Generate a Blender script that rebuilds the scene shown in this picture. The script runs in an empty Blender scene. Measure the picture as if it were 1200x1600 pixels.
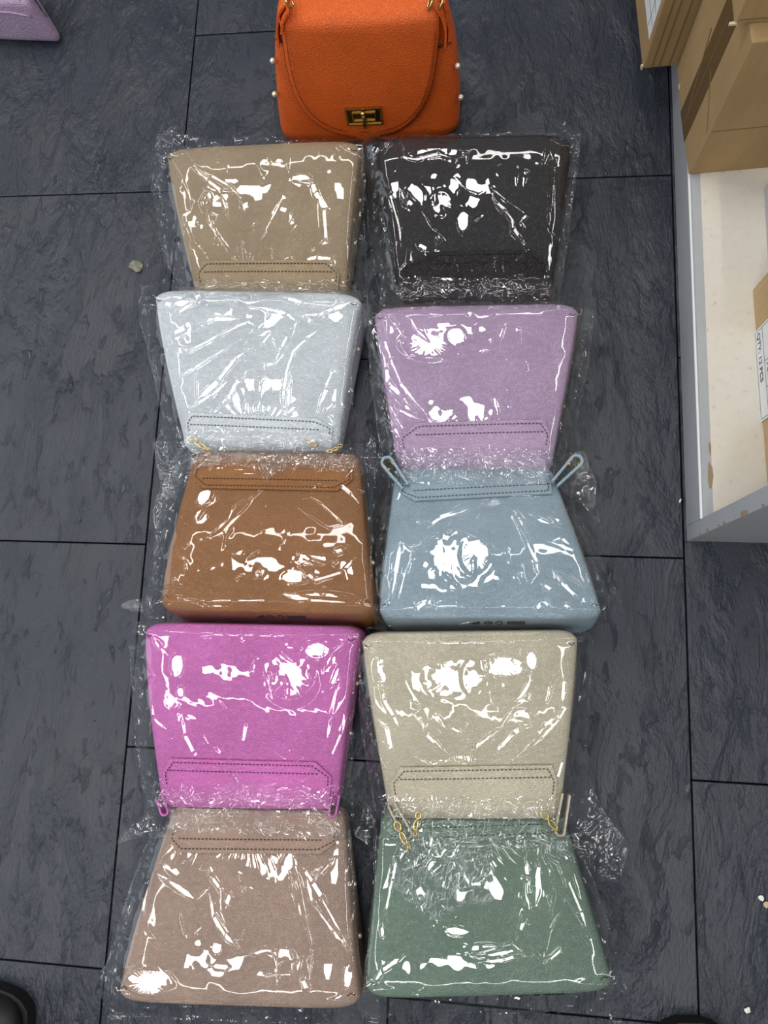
import bpy, bmesh, math, random
import numpy as np
from mathutils import Matrix, Vector

# ------------------------------------------------------------------ camera, light, exposure
F, PX, PY, CAM_H = 1126.0, 600.0, 800.0, 1.03          # focal length in pixels of the 1200x1600 frame
_n = np.array([125.0, -200.0, -F]); _Z = -_n / np.linalg.norm(_n)
_y = np.array([258.0, 6500.0, -F]); _y -= _Z * (_y @ _Z); _Y = _y / np.linalg.norm(_y)
_X = np.cross(_Y, _Z)
ROT = np.array([_X, _Y, _Z])                             # camera -> world
sc = bpy.context.scene
cam_data = bpy.data.cameras.new('camera')
cam_data.sensor_fit = 'VERTICAL'; cam_data.sensor_height = 32.0; cam_data.sensor_width = 24.0
cam_data.lens = F / 1600.0 * 32.0
cam_data.clip_start = 0.01
cam = bpy.data.objects.new('camera', cam_data); sc.collection.objects.link(cam)
M = Matrix([list(r) for r in ROT]).to_4x4(); M.translation = (0, 0, CAM_H)
cam.matrix_world = M
sc.camera = cam

world = bpy.data.worlds.new('shop_ambience'); sc.world = world
world.use_nodes = True
world.node_tree.nodes['Background'].inputs[0].default_value = (0.80, 0.88, 1.0, 1)
world.node_tree.nodes['Background'].inputs[1].default_value = 0.20

LAMPS = [(x, y, 2.70) for x in (-1.15, -0.12) for y in (-0.85, 1.15)]         # square ceiling panels
LAMP_SIZE = 0.35
def area(name, loc, rot, sx, sy, radiance, color):
    ld = bpy.data.lights.new(name, 'AREA'); ld.shape = 'RECTANGLE'; ld.size = sx; ld.size_y = sy
    ld.energy = radiance * math.pi * sx * sy; ld.color = color
    lo = bpy.data.objects.new(name, ld); lo.location = loc; lo.rotation_euler = rot; sc.collection.objects.link(lo)
for lp in LAMPS: area('ceiling_panel', lp, (0, 0, 0), LAMP_SIZE, LAMP_SIZE, 30.0, (1.0, 0.97, 0.93))
# unseen lamp strips, added so film folds in any direction catch a highlight
for x in (-1.95, 1.55): area('added_glint_strip', (x, 0.2, 2.70), (0, 0, 0), 0.11, 4.2, 17.0, (1.0, 0.97, 0.93))
for y in (-1.75, 2.15): area('added_glint_strip', (-0.2, y, 2.70), (0, 0, 0), 3.4, 0.11, 17.0, (1.0, 0.97, 0.93))
# unseen soft fill, added to brighten faces turned to the left
area('added_left_fill', (-3.4, 0.0, 1.35), (0, -math.pi / 2, 0), 1.9, 3.6, 2.0, (0.86, 0.93, 1.0))

sc.view_settings.view_transform = 'Standard'; sc.view_settings.look = 'None'
sc.view_settings.exposure = 0.0; sc.view_settings.gamma = 1.0
sc.view_settings.use_curve_mapping = False
sc.cycles.caustics_reflective = False; sc.cycles.caustics_refractive = False
sc.cycles.transparent_max_bounces = 16
sc.cycles.sample_clamp_indirect = 4.0

random.seed(4); rng = np.random.default_rng(7)
COL = sc.collection

# ------------------------------------------------------------------ helpers
def ray(px, py):
    return ROT @ np.array([px - PX, -(py - PY), -F])
def at(px, py, z=0.0):
    d = ray(px, py); t = (z - CAM_H) / d[2]
    return np.array([d[0] * t, d[1] * t, z])
def at_plane(px, py, axis, val):
    d = ray(px, py); o = np.array([0, 0, CAM_H]); t = (val - o[axis]) / d[axis]
    return o + d * t
def lin(r, g, b):
    f = lambda c: (c / 255) / 12.92 if c / 255 <= 0.04045 else ((c / 255 + 0.055) / 1.055) ** 2.4
    return (f(r), f(g), f(b), 1)

def tag(o, label=None, cat=None, group=None, kind=None):
    if label: o['label'] = label
    if cat: o['category'] = cat
    if group: o['group'] = group
    if kind: o['kind'] = kind
    return o
def empty(name, loc=(0, 0, 0)):
    o = bpy.data.objects.new(name, None); o.location = loc; o.empty_display_size = 0.05
    COL.objects.link(o); return o
def link(name, me, mat, parent=None, smooth=True):
    if mat is not None and not me.materials: me.materials.append(mat)
    if smooth: me.polygons.foreach_set('use_smooth', np.ones(len(me.polygons), bool))
    o = bpy.data.objects.new(name, me); COL.objects.link(o)
    if parent is not None: o.parent = parent
    return o
def meshobj(name, verts, faces, mat, parent=None, smooth=True, org=None, fix=True):
    v = np.asarray(verts, float)
    if org is not None: v = v - np.asarray(org, float)
    me = bpy.data.meshes.new(name); me.from_pydata(v.tolist(), [], [list(f) for f in faces])
    if fix:
        bm = bmesh.new(); bm.from_mesh(me); bmesh.ops.recalc_face_normals(bm, faces=bm.faces); bm.to_mesh(me); bm.free()
    me.update()
    return link(name, me, mat, parent, smooth)

class MB:
    """collects simple solids into one mesh"""
    def __init__(s): s.v = []; s.f = []
    def add(s, v, f):
        n = len(s.v); s.v += [tuple(map(float, p)) for p in v]; s.f += [[i + n for i in q] for q in f]; return s
    def box(s, c, ax, ay, az):
        c, ax, ay, az = map(lambda a: np.asarray(a, float), (c, ax, ay, az))
        v = [c + i * ax + j * ay + k * az for i in (-1, 1) for j in (-1, 1) for k in (-1, 1)]
        return s.add(v, [(0, 1, 3, 2), (4, 6, 7, 5), (0, 4, 5, 1), (2, 3, 7, 6), (0, 2, 6, 4), (1, 5, 7, 3)])
    def tube(s, pts, r, n=10, closed=False):
        P = np.asarray(pts, float); m = len(P); rr = np.broadcast_to(r, (m,)); v = []
        for i in range(m):
            a = P[(i - 1) % m] if (closed or i) else P[0]; b = P[(i + 1) % m] if (closed or i < m - 1) else P[-1]
            t = b - a; t /= np.linalg.norm(t) + 1e-12
            u = np.cross(t, [0, 0, 1.0])
            if np.linalg.norm(u) < 1e-3: u = np.cross(t, [0, 1.0, 0])
            u /= np.linalg.norm(u); w = np.cross(u, t)
            for k in range(n):
                th = 2 * math.pi * k / n; v.append(P[i] + rr[i] * (math.cos(th) * u + math.sin(th) * w))
        f = []
        for i in range(m if closed else m - 1):
            j = (i + 1) % m
            for k in range(n): f.append((i * n + k, i * n + (k + 1) % n, j * n + (k + 1) % n, j * n + k))
        if not closed: f += [tuple(range(n))[::-1], tuple((m - 1) * n + k for k in range(n))]
        return s.add(v, f)
    def ball(s, c, r, n=10, sq=(1, 1, 1)):
        v = []; f = []
        for i in range(n + 1):
            for k in range(2 * n):
                a = math.pi * i / n; b = math.pi * k / n
                v.append((c[0] + r * sq[0] * math.sin(a) * math.cos(b), c[1] + r * sq[1] * math.sin(a) * math.sin(b), c[2] + r * sq[2] * math.cos(a)))
        for i in range(n):
            for k in range(2 * n):
                f.append((i * 2 * n + k, i * 2 * n + (k + 1) % (2 * n), (i + 1) * 2 * n + (k + 1) % (2 * n), (i + 1) * 2 * n + k))
        return s.add(v, f)
    def band(s, pts, up, h, th):
        """a strip following pts, standing along up, height h, thickness th"""
        P = np.asarray(pts, float); up = np.asarray(up, float); v = []; m = len(P)
        for i in range(m):
            t = P[min(i + 1, m - 1)] - P[max(i - 1, 0)]; t /= np.linalg.norm(t) + 1e-12
            nn = np.cross(t, up); nn /= np.linalg.norm(nn) + 1e-12
            for a, b in ((-1, -1), (1, -1), (1, 1), (-1, 1)): v.append(P[i] + nn * a * th / 2 + up * b * h / 2)
        f = [(0, 1, 2, 3), tuple(4 * (m - 1) + k for k in (3, 2, 1, 0))]
        for i in range(m - 1):
            for k in range(4): f.append((4 * i + k, 4 * i + (k + 1) % 4, 4 * i + 4 + (k + 1) % 4, 4 * i + 4 + k))
        return s.add(v, f)
    def obj(s, name, mat, parent=None, smooth=False, org=None):
        return meshobj(name, s.v, s.f, mat, parent, smooth, org)

def bevel_box_mesh(name, sx, sy, sz, bev, seg=2):
    bm = bmesh.new(); bmesh.ops.create_cube(bm, size=1.0)
    for v in bm.verts: v.co = (v.co.x * sx, v.co.y * sy, v.co.z * sz)
    bmesh.ops.bevel(bm, geom=list(bm.edges), offset=bev, segments=seg, affect='EDGES', profile=0.6)
    me = bpy.data.meshes.new(name); bm.to_mesh(me); bm.free(); return me

# ---- materials
def mat(name, color, rough=0.5, metal=0.0, spec=0.5):
    m = bpy.data.materials.new(name); m.use_nodes = True
    b = m.node_tree.nodes['Principled BSDF']
    b.inputs['Base Color'].default_value = color; b.inputs['Roughness'].default_value = rough
    b.inputs['Metallic'].default_value = metal; b.inputs['Specular IOR Level'].default_value = spec
    return m
def N(m, t, **kw):
    n = m.node_tree.nodes.new(t)
    for k, v in kw.items():
        if hasattr(n, k): setattr(n, k, v)
        else: n.inputs[k].default_value = v
    return n
def L(m, a, b): m.node_tree.links.new(a, b)
def bsdf(m): return m.node_tree.nodes['Principled BSDF']
def ramp(m, fac, stops):
    r = N(m, 'ShaderNodeValToRGB'); els = r.color_ramp.elements
    while len(els) < len(stops): els.new(0.5)
    for e, (p, c) in zip(els, stops): e.position = p; e.color = c
    L(m, fac, r.inputs[0]); return r.outputs[0]

def leather(name, rgb, rough=0.44, grain=0.8):
    c = lin(*rgb); m = mat(name, c, rough, 0, 0.45)
    tc = N(m, 'ShaderNodeTexCoord'); 
    vo = N(m, 'ShaderNodeTexVoronoi', feature='DISTANCE_TO_EDGE'); vo.inputs['Scale'].default_value = 330
    nz = N(m, 'ShaderNodeTexNoise'); nz.inputs['Scale'].default_value = 140; nz.inputs['Detail'].default_value = 3
    wv = N(m, 'ShaderNodeVectorMath', operation='MULTIPLY_ADD'); wv.inputs[1].default_value = (0.004, 0.004, 0.004)
    L(m, tc.outputs['Object'], nz.inputs['Vector']); L(m, nz.outputs['Color'], wv.inputs[0]); L(m, tc.outputs['Object'], wv.inputs[2])
    mp = N(m, 'ShaderNodeMapping'); mp.inputs['Scale'].default_value = (1.0, 1.45, 1.0); L(m, wv.outputs[0], mp.inputs[0]); L(m, mp.outputs[0], vo.inputs['Vector'])
    mr = N(m, 'ShaderNodeMapRange'); mr.inputs['From Max'].default_value = 0.28; L(m, vo.outputs['Distance'], mr.inputs[0])
    ad = N(m, 'ShaderNodeMath', operation='MULTIPLY_ADD'); ad.inputs[1].default_value = 0.5; L(m, nz.outputs['Fac'], ad.inputs[0]); L(m, mr.outputs[0], ad.inputs[2])
    bp = N(m, 'ShaderNodeBump'); bp.inputs['Strength'].default_value = grain; bp.inputs['Distance'].default_value = 0.0011
    L(m, ad.outputs[0], bp.inputs['Height']); L(m, bp.outputs[0], bsdf(m).inputs['Normal'])
    n2 = N(m, 'ShaderNodeTexNoise'); n2.inputs['Scale'].default_value = 14; n2.inputs['Detail'].default_value = 2; L(m, tc.outputs['Object'], n2.inputs['Vector'])
    d = 0.90; o = ramp(m, n2.outputs['Fac'], [(0.3, (c[0] * d, c[1] * d, c[2] * d, 1)), (0.7, (min(1, c[0] * 1.06), min(1, c[1] * 1.06), min(1, c[2] * 1.06), 1))])
    L(m, o, bsdf(m).inputs['Base Color'])
    return m

def film_mat(name, gain=1.25, haze=0.006):
    m = bpy.data.materials.new(name); m.use_nodes = True; nt = m.node_tree; nt.nodes.clear()
    out = N(m, 'ShaderNodeOutputMaterial'); tr = N(m, 'ShaderNodeBsdfTransparent'); tr.inputs[0].default_value = (0.975, 0.98, 0.985, 1)
    gl = N(m, 'ShaderNodeBsdfGlossy'); gl.inputs['Roughness'].default_value = 0.035; gl.inputs[0].default_value = (1, 1, 1, 1)
    df = N(m, 'ShaderNodeBsdfDiffuse'); df.inputs[0].default_value = (0.85, 0.88, 0.9, 1)
    lw = N(m, 'ShaderNodeLayerWeight'); lw.inputs[0].default_value = 0.5
    pw = N(m, 'ShaderNodeMath', operation='POWER'); pw.inputs[1].default_value = 5; L(m, lw.outputs['Facing'], pw.inputs[0])
    ma = N(m, 'ShaderNodeMath', operation='MULTIPLY_ADD'); ma.inputs[1].default_value = 0.7; ma.inputs[2].default_value = 0.042 * gain
    ma.use_clamp = True; L(m, pw.outputs[0], ma.inputs[0])
    m1 = N(m, 'ShaderNodeMixShader'); m1.inputs[0].default_value = haze; L(m, tr.outputs[0], m1.inputs[1]); L(m, df.outputs[0], m1.inputs[2])
    m2 = N(m, 'ShaderNodeMixShader'); L(m, ma.outputs[0], m2.inputs[0]); L(m, m1.outputs[0], m2.inputs[1]); L(m, gl.outputs[0], m2.inputs[2])
    L(m, m2.outputs[0], out.inputs[0]); return m

FILM = film_mat('clear_film')
GOLD = mat('gold_metal', lin(214, 186, 120), 0.22, 1.0)
PEARL = mat('pale_gold_stud', lin(235, 225, 200), 0.25, 0.6)
THREAD = mat('dark_thread', lin(40, 34, 34), 0.8)
INK = mat('black_print', lin(28, 28, 30), 0.7)

def slate():
    m = mat('slate_tile', lin(58, 63, 72), 0.5, 0, 0.45)
    tc = N(m, 'ShaderNodeTexCoord'); oi = N(m, 'ShaderNodeObjectInfo')
    of = N(m, 'ShaderNodeVectorMath', operation='MULTIPLY_ADD'); of.inputs[1].default_value = (37.0, 21.0, 11.0)
    cb = N(m, 'ShaderNodeCombineXYZ'); 
    for k in range(3): L(m, oi.outputs['Random'], cb.inputs[k])
    L(m, cb.outputs[0], of.inputs[0]); L(m, tc.outputs['Object'], of.inputs[2])
    mp = N(m, 'ShaderNodeMapping'); mp.inputs['Rotation'].default_value = (0, 0, math.radians(-32)); mp.inputs['Scale'].default_value = (1.9, 0.8, 1)
    L(m, of.outputs[0], mp.inputs[0])
    def noise(scale, det, rgh, dist=0.0, vec=mp):
        n = N(m, 'ShaderNodeTexNoise'); n.inputs['Scale'].default_value = scale; n.inputs['Detail'].default_value = det
        n.inputs['Roughness'].default_value = rgh; n.inputs['Distortion'].default_value = dist; L(m, vec.outputs[0], n.inputs['Vector']); return n.outputs['Fac']
    big = noise(8, 7, 0.60, 0.5); fine = noise(150, 3, 0.6); flake = noise(26, 6, 0.62, 0.5); und = noise(5, 2, 0.5, 0, of)
    bigr = ramp(m, big, [(0.44, (0, 0, 0, 1)), (0.60, (1, 1, 1, 1)), (0.70, (.7, .7, .7, 1))])
    flr = ramp(m, flake, [(0.57, (0, 0, 0, 1)), (0.72, (1, 1, 1, 1))])
    a0 = N(m, 'ShaderNodeMath', operation='MULTIPLY_ADD'); a0.inputs[1].default_value = 2.0; L(m, und, a0.inputs[0]); L(m, bigr, a0.inputs[2])
    a = N(m, 'ShaderNodeMath', operation='MULTIPLY_ADD'); a.inputs[1].default_value = 0.7; L(m, flr, a.inputs[0]); L(m, a0.outputs[0], a.inputs[2])
    b = N(m, 'ShaderNodeMath', operation='MULTIPLY_ADD'); b.inputs[1].default_value = 0.30; L(m, fine, b.inputs[0]); L(m, a.outputs[0], b.inputs[2])
    bp = N(m, 'ShaderNodeBump'); bp.inputs['Strength'].default_value = 0.75; bp.inputs['Distance'].default_value = 0.0050
    L(m, b.outputs[0], bp.inputs['Height']); L(m, bp.outputs[0], bsdf(m).inputs['Normal'])
    patch = noise(5, 5, 0.6, 0.3, of)
    col = ramp(m, patch, [(0.30, lin(39, 44, 53)), (0.50, lin(49, 54, 63)), (0.72, lin(57, 60, 66))])
    # pale specks on the flakes: glints of light painted into the colour
    mx = N(m, 'ShaderNodeMix', data_type='RGBA'); sp = noise(260, 2, 0.5, 0, of)
    spk = N(m, 'ShaderNodeMath', operation='MULTIPLY'); L(m, sp, spk.inputs[0]); L(m, flr, spk.inputs[1])
    spr = ramp(m, spk.outputs[0], [(0.30, (0, 0, 0, 1)), (0.62, (.5, .5, .5, 1))])
    L(m, spr, mx.inputs[0]); L(m, col, mx.inputs[6]); mx.inputs[7].default_value = lin(120, 122, 124)
    L(m, mx.outputs[2], bsdf(m).inputs['Base Color'])
    rr = ramp(m, patch, [(0.3, (.30, .30, .30, 1)), (0.7, (.46, .46, .46, 1))]); L(m, rr, bsdf(m).inputs['Roughness'])
    return m
def cardboard(name, rgb):
    c = lin(*rgb); m = mat(name, c, 0.75, 0, 0.25)
    tc = N(m, 'ShaderNodeTexCoord'); mp = N(m, 'ShaderNodeMapping'); mp.inputs['Scale'].default_value = (1, 1, 0.12); L(m, tc.outputs['Object'], mp.inputs[0])
    n = N(m, 'ShaderNodeTexNoise'); n.inputs['Scale'].default_value = 160; n.inputs['Detail'].default_value = 4; L(m, mp.outputs[0], n.inputs['Vector'])
    n2 = N(m, 'ShaderNodeTexNoise'); n2.inputs['Scale'].default_value = 9; n2.inputs['Detail'].default_value = 4; L(m, tc.outputs['Object'], n2.inputs['Vector'])
    a = N(m, 'ShaderNodeMath', operation='MULTIPLY_ADD'); a.inputs[1].default_value = 0.6; L(m, n.outputs['Fac'], a.inputs[0]); L(m, n2.outputs['Fac'], a.inputs[2])
    o = ramp(m, a.outputs[0], [(0.55, tuple(x * .88 for x in c[:3]) + (1,)), (1.05, tuple(min(1, x * 1.08) for x in c[:3]) + (1,))]); L(m, o, bsdf(m).inputs['Base Color'])
    bp = N(m, 'ShaderNodeBump'); bp.inputs['Strength'].default_value = 0.15; bp.inputs['Distance'].default_value = 0.001; L(m, a.outputs[0], bp.inputs['Height']); L(m, bp.outputs[0], bsdf(m).inputs['Normal'])
    return m
def painted(name, rgb, wear=None, rough=0.5, sc_=30.0, lo=0.66):
    c = lin(*rgb); m = mat(name, c, rough)
    if wear:
        tc = N(m, 'ShaderNodeTexCoord'); n = N(m, 'ShaderNodeTexNoise'); n.inputs['Scale'].default_value = sc_; n.inputs['Detail'].default_value = 6; n.inputs['Roughness'].default_value = 0.7
        L(m, tc.outputs['Object'], n.inputs['Vector'])
        L(m, ramp(m, n.outputs['Fac'], [(0.35, tuple(min(1, x * 1.05) for x in c[:3]) + (1,)), (lo - .1, c), (lo, lin(*wear))]), bsdf(m).inputs['Base Color'])
    return m

# ------------------------------------------------------------------ the floor
SLATE = slate()
GROUT = mat('dark_joint', lin(32, 34, 38), 0.9)
TW, TL = 0.389, 0.585
floor = MB().box((-0.05, 0.45, -0.03), (1.55, 0, 0), (0, 1.75, 0), (0, 0, 0.018)).obj('floor', GROUT)
tag(floor, kind='structure')
tile_me = bevel_box_mesh('slate_tile', TW - 0.0022, TL - 0.0022, 0.012, 0.0012, 2); tile_me.materials.append(SLATE)
for ci in range(-4, 5):
    x = -0.478 + TW * (ci + 0.5)
    off = 0.123 if ci % 2 else 0.123 + TL / 2               # columns alternate by half a tile
    for rj in range(-4, 5):
        y = off + TL * (rj + 0.5)
        if not (-1.35 < x < 1.25 and -1.1 < y < 1.95): continue
        t = bpy.data.objects.new('slate_tile', tile_me); COL.objects.link(t); t.parent = floor
        t.location = (x, y, -0.006 + random.uniform(-0.0003, 0.0003))

# ------------------------------------------------------------------ the shelf unit on the right
GREY = painted('grey_laminate', (166, 169, 172), (140, 132, 120), 0.45, 40, 0.74)
CREAM_DECK = painted('cream_laminate', (214, 208, 196), (180, 172, 158), 0.5, 90, 0.72)
EDGE_W = mat('white_edge_strip', lin(235, 236, 236), 0.35)
CHIP = mat('bare_chipboard', lin(150, 132, 104), 0.85)
SX, SY0, SY1, DZ = 0.304, 0.147, 1.35, 0.068
shelf = empty('shelf_unit', (SX, SY0, 0))
tag(shelf, 'low grey shelf unit with a worn cream deck along the right', 'shelf')
o_ = (SX, SY0, 0)
MB().box((SX + 0.006, (SY0 + 0.021 + SY1) / 2, DZ / 2 - 0.004), (0.006, 0, 0), (0, (SY1 - SY0 - 0.021) / 2, 0), (0, 0, DZ / 2 - 0.004)).obj('kick_board', GREY, shelf, org=o_)
MB().box((SX + 0.0065, (SY0 + 0.021 + SY1) / 2, DZ - 0.0070), (0.0068, 0, 0), (0, (SY1 - SY0 - 0.021) / 2, 0), (0, 0, 0.0012)).obj('edge_strip', EDGE_W, shelf, org=o_)
MB().box((SX + 0.0085, (SY0 + 0.021 + SY1) / 2, DZ - 0.0032), (0.0062, 0, 0), (0, (SY1 - SY0 - 0.021) / 2, 0), (0, 0, 0.0026)).obj('deck_edge', GREY, shelf, org=o_)
MB().box((SX + 0.0145 + 0.18, (SY0 + 0.021 + SY1) / 2, DZ - 0.009), (0.18, 0, 0), (0, (SY1 - SY0 - 0.021) / 2, 0), (0, 0, 0.009)).obj('deck', CREAM_DECK, shelf, org=o_)
end_me = bevel_box_mesh('end_panel', 0.375, 0.021, 0.62, 0.0012, 2)
ep = link('end_panel', end_me, GREY, shelf, False); ep.location = (0.375 / 2, 0.0105, 0.31)
MB().box((SX + 0.368, (SY0 + 0.021 + SY1) / 2, 0.31), (0.006, 0, 0), (0, (SY1 - SY0 - 0.021) / 2, 0), (0, 0, 0.31)).obj('back_panel', GREY, shelf, org=o_)
def chips(name, spots, mtl):
    for c, ax, ay in spots:
        mb = MB(); c, ax, ay = map(np.array, (c, ax, ay)); n = np.cross(ax, ay); n = n / np.linalg.norm(n) * 0.0006
        k = 9; top = []; 
        for i in range(k):
            a = 2 * math.pi * i / k; r = random.uniform(.6, 1.1); top.append(c + ax * math.cos(a) * r + ay * math.sin(a) * r)
        mb.add([p - n for p in top] + [p + n for p in top], [tuple(range(k)), tuple(range(k, 2 * k))] + [(i, (i + 1) % k, k + (i + 1) % k, k + i) for i in range(k)])
        mb.obj(name, mtl, shelf, org=o_)
cs = [((SX + 0.0125, 0.225, DZ - 0.0004), (0.0035, 0, 0), (0, 0.020, 0)), ((SX + 0.013, 0.262, DZ - 0.0004), (0.0018, 0, 0), (0, 0.012, 0))]
for px, py, s in ((1163, 808, .007), (1106, 831, .0035), (1132, 821, .003), (1124, 822, .002), (1193, 797, .0025), (1095, 836, .002)):
    p = at_plane(px, py, 0, SX); cs.append(((SX - 0.0001, max(SY0 + .002, p[1]), p[2]), (0, 0, s * 1.8), (0, s * .6, 0)))
chips('paint_chip', cs, CHIP)

# ------------------------------------------------------------------ cartons
CARD = cardboard('brown_cardboard', (168, 140, 99)); CARD2 = cardboard('pale_cardboard', (186, 158, 116))
TAPE = mat('brown_tape', lin(112, 86, 50), 0.22, 0, 0.6); TAPE.node_tree.nodes['Principled BSDF'].inputs['Alpha'].default_value = 0.85
PAPER = mat('white_paper', lin(226, 228, 228), 0.6); LINE = mat('printed_line', lin(70, 72, 78), 0.7)
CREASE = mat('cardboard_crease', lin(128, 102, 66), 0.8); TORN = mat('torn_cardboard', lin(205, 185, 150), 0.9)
def text_mesh(s, size):
    cu = bpy.data.curves.new('print', 'FONT'); cu.body = s; cu.size = size; cu.extrude = 0.0001
    o = bpy.data.objects.new('print', cu); COL.objects.link(o)
    me = bpy.data.meshes.new_from_object(o.evaluated_get(bpy.context.evaluated_depsgraph_get()))
    bpy.data.objects.remove(o); bpy.data.curves.remove(cu); return me
def carton(loc, size, rz, label, mtl=CARD):
    """origin at the front-left-bottom corner"""
    r = empty('cardboard_box', loc); r.rotation_euler.z = math.radians(rz); tag(r, label, 'box', 'cardboard cartons on the shelf')
    me = bevel_box_mesh('carton', *size, 0.0035, 3)
    # slightly soft, bulging panels
    b = link('body', me, mtl, r, False); b.location = tuple(s / 2 for s in size)
    return r
def strip(parent, name, mtl, pts, th=0.0006):
    """flat polygon piece given by corner points (local), extruded outward by th"""
    P = [np.array(p, float) for p in pts]; n = np.cross(P[1] - P[0], P[-1] - P[0]); n /= np.linalg.norm(n); k = len(P)
    mb = MB(); mb.add([p - n * th for p in P] + [p + n * th for p in P], [tuple(range(k)), tuple(range(k, 2 * k))] + [(i, (i + 1) % k, k + (i + 1) % k, k + i) for i in range(k)])
    return mb.obj(name, mtl, parent)

BX, BY, BW, BD, BH = 0.302, 0.660, 0.33, 0.172, 0.232
big = carton((BX, BY, DZ), (BW, BD, BH), 3.8, 'brown carton with a wide tape band, front corner on the bare cream deck')
strip(big, 'tape', TAPE, [(-0.0003, 0.052, 0.0), (-0.0003, 0.101, 0.0), (-0.0003, 0.101, BH), (-0.0003, 0.052, BH)], 0.0003)
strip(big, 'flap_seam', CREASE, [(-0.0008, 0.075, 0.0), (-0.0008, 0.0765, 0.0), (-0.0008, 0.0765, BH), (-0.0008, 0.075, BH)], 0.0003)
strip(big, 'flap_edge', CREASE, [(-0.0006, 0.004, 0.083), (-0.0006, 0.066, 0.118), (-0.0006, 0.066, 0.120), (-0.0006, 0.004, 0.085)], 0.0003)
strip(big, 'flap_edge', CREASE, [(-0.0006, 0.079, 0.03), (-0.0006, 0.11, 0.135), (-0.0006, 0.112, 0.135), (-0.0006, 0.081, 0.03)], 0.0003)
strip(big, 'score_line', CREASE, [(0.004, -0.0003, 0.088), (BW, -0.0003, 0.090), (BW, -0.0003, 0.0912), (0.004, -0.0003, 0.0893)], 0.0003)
strip(big, 'torn_corner', TORN, [(-0.0004, 0.135, 0.003), (-0.0004, 0.142, 0.003), (-0.0004, 0.140, 0.010)], 0.0004)

back = carton((0.243, 0.8335, DZ), (0.36, 0.30, 0.30), 3.8, 'dented brown carton overhanging the grey kick board with a ruled white label', CARD)
bi = lambda px, py: None
def on_left(px, py, X0):   # point on a left face plane, as local y,z
    p = at_plane(px, py, 0, X0); return p
lab = [on_left(x, y, 0.241) for x, y in ((1005, -6), (1013, 60), (1043, -6))]
y0 = lab[1][1] - 0.836; z0 = lab[1][2] - DZ
strip(back, 'shipping_label', PAPER, [(-0.0004, y0, z0), (-0.0004, y0 + 0.13, z0), (-0.0004, y0 + 0.13, z0 + 0.10), (-0.0004, y0, z0 + 0.10)], 0.0003)
for k in range(1, 5):
    strip(back, 'label_line', LINE, [(-0.0009, y0 + 0.003, z0 + .02 * k), (-0.0009, y0 + 0.127, z0 + .02 * k), (-0.0009, y0 + 0.127, z0 + .02 * k + .0007), (-0.0009, y0 + 0.003, z0 + .02 * k + .0007)], 0.0001)
strip(back, 'label_line', LINE, [(-0.0009, y0 + 0.02, z0 + .004), (-0.0009, y0 + 0.0207, z0 + .004), (-0.0009, y0 + 0.0207, z0 + .097), (-0.0009, y0 + 0.02, z0 + .097)], 0.0001)
for x in (0.012, 0.022, 0.036):
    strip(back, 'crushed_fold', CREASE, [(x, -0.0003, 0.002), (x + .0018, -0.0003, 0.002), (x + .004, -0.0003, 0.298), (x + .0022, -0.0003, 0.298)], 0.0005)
strip(back, 'torn_corner', TORN, [(-0.0012, -0.001, 0), (-0.0012, 0.006, 0), (-0.0012, 0.004, 0.006), (-0.0012, -0.001, 0.007)], 0.0012)

top = carton((0.283, 0.682, DZ + BH + 0.0005), (0.32, 0.13, 0.16), 2.0, 'brown carton stacked on top of the tape-banded carton', CARD)
strip(top, 'torn_corner', TORN, [(-0.006, -0.001, 0.0015), (0.003, -0.001, 0.0015), (0.003, 0.003, 0.0015), (-0.005, 0.002, 0.0015)], 0.0012)
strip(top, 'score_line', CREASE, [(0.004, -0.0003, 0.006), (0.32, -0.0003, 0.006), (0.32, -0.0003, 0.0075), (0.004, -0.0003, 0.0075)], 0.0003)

RX, RY0, RY1 = 0.386, 0.214, 0.485
right = carton((RX, RY0, DZ), (0.28, RY1 - RY0, 0.21), 1.2, 'brown carton with a white quantity label on the cream deck', CARD2)
lp = [at_plane(x, y, 0, RX - 0.003) for x, y in ((1183, 519), (1193, 657))]
ly0, ly1 = lp[1][1] - RY0, lp[0][1] - RY0; lz0 = lp[0][2] - DZ - .003
strip(right, 'shipping_label', PAPER, [(-0.0012, ly1, lz0), (-0.0012, ly0, lz0), (-0.0012, ly0, lz0 + .085), (-0.0012, ly1, lz0 + .085)], 0.0003)
for k, (a, b, c, d) in enumerate([(ly1 - .003, ly0 + .003, .003, .0036), (ly1 - .003, ly0 + .003, .026, .0266), (ly1 - .003, ly0 + .003, .05, .0506), (ly0 + .0034, ly0 + .0028, .003, .08), (ly0 + .04, ly0 + .0394, .026, .08), (ly1 - .05, ly1 - .0506, .026, .08), (ly1 - .0028, ly1 - .0034, .003, .08)]):
    strip(right, 'label_line', LINE, [(-0.0017, a, lz0 + c), (-0.0017, b, lz0 + c), (-0.0017, b, lz0 + d), (-0.0017, a, lz0 + d)], 0.0001)
for s, sz, yy, zz in (('QTY: 12 PCS', 0.0125, ly1 - .006, lz0 + .010), ('PURPLE', 0.0115, ly1 - .055, lz0 + .033)):
    o = link('label_text', text_mesh(s, sz), INK, right, False)
    o.rotation_euler = (math.pi / 2, 0, -math.pi / 2); o.location = (-0.0018, yy, zz)
# a narrow grey board standing between the cartons
gb = link('grey_board', bevel_box_mesh('grey_board', 0.012, 0.13, 0.13, 0.001, 1), GREY, None, False)
gb.location = (0.4085, 0.570, DZ + 0.065); tag(gb, 'narrow grey board standing on the cream deck between the cartons', 'board')

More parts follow.
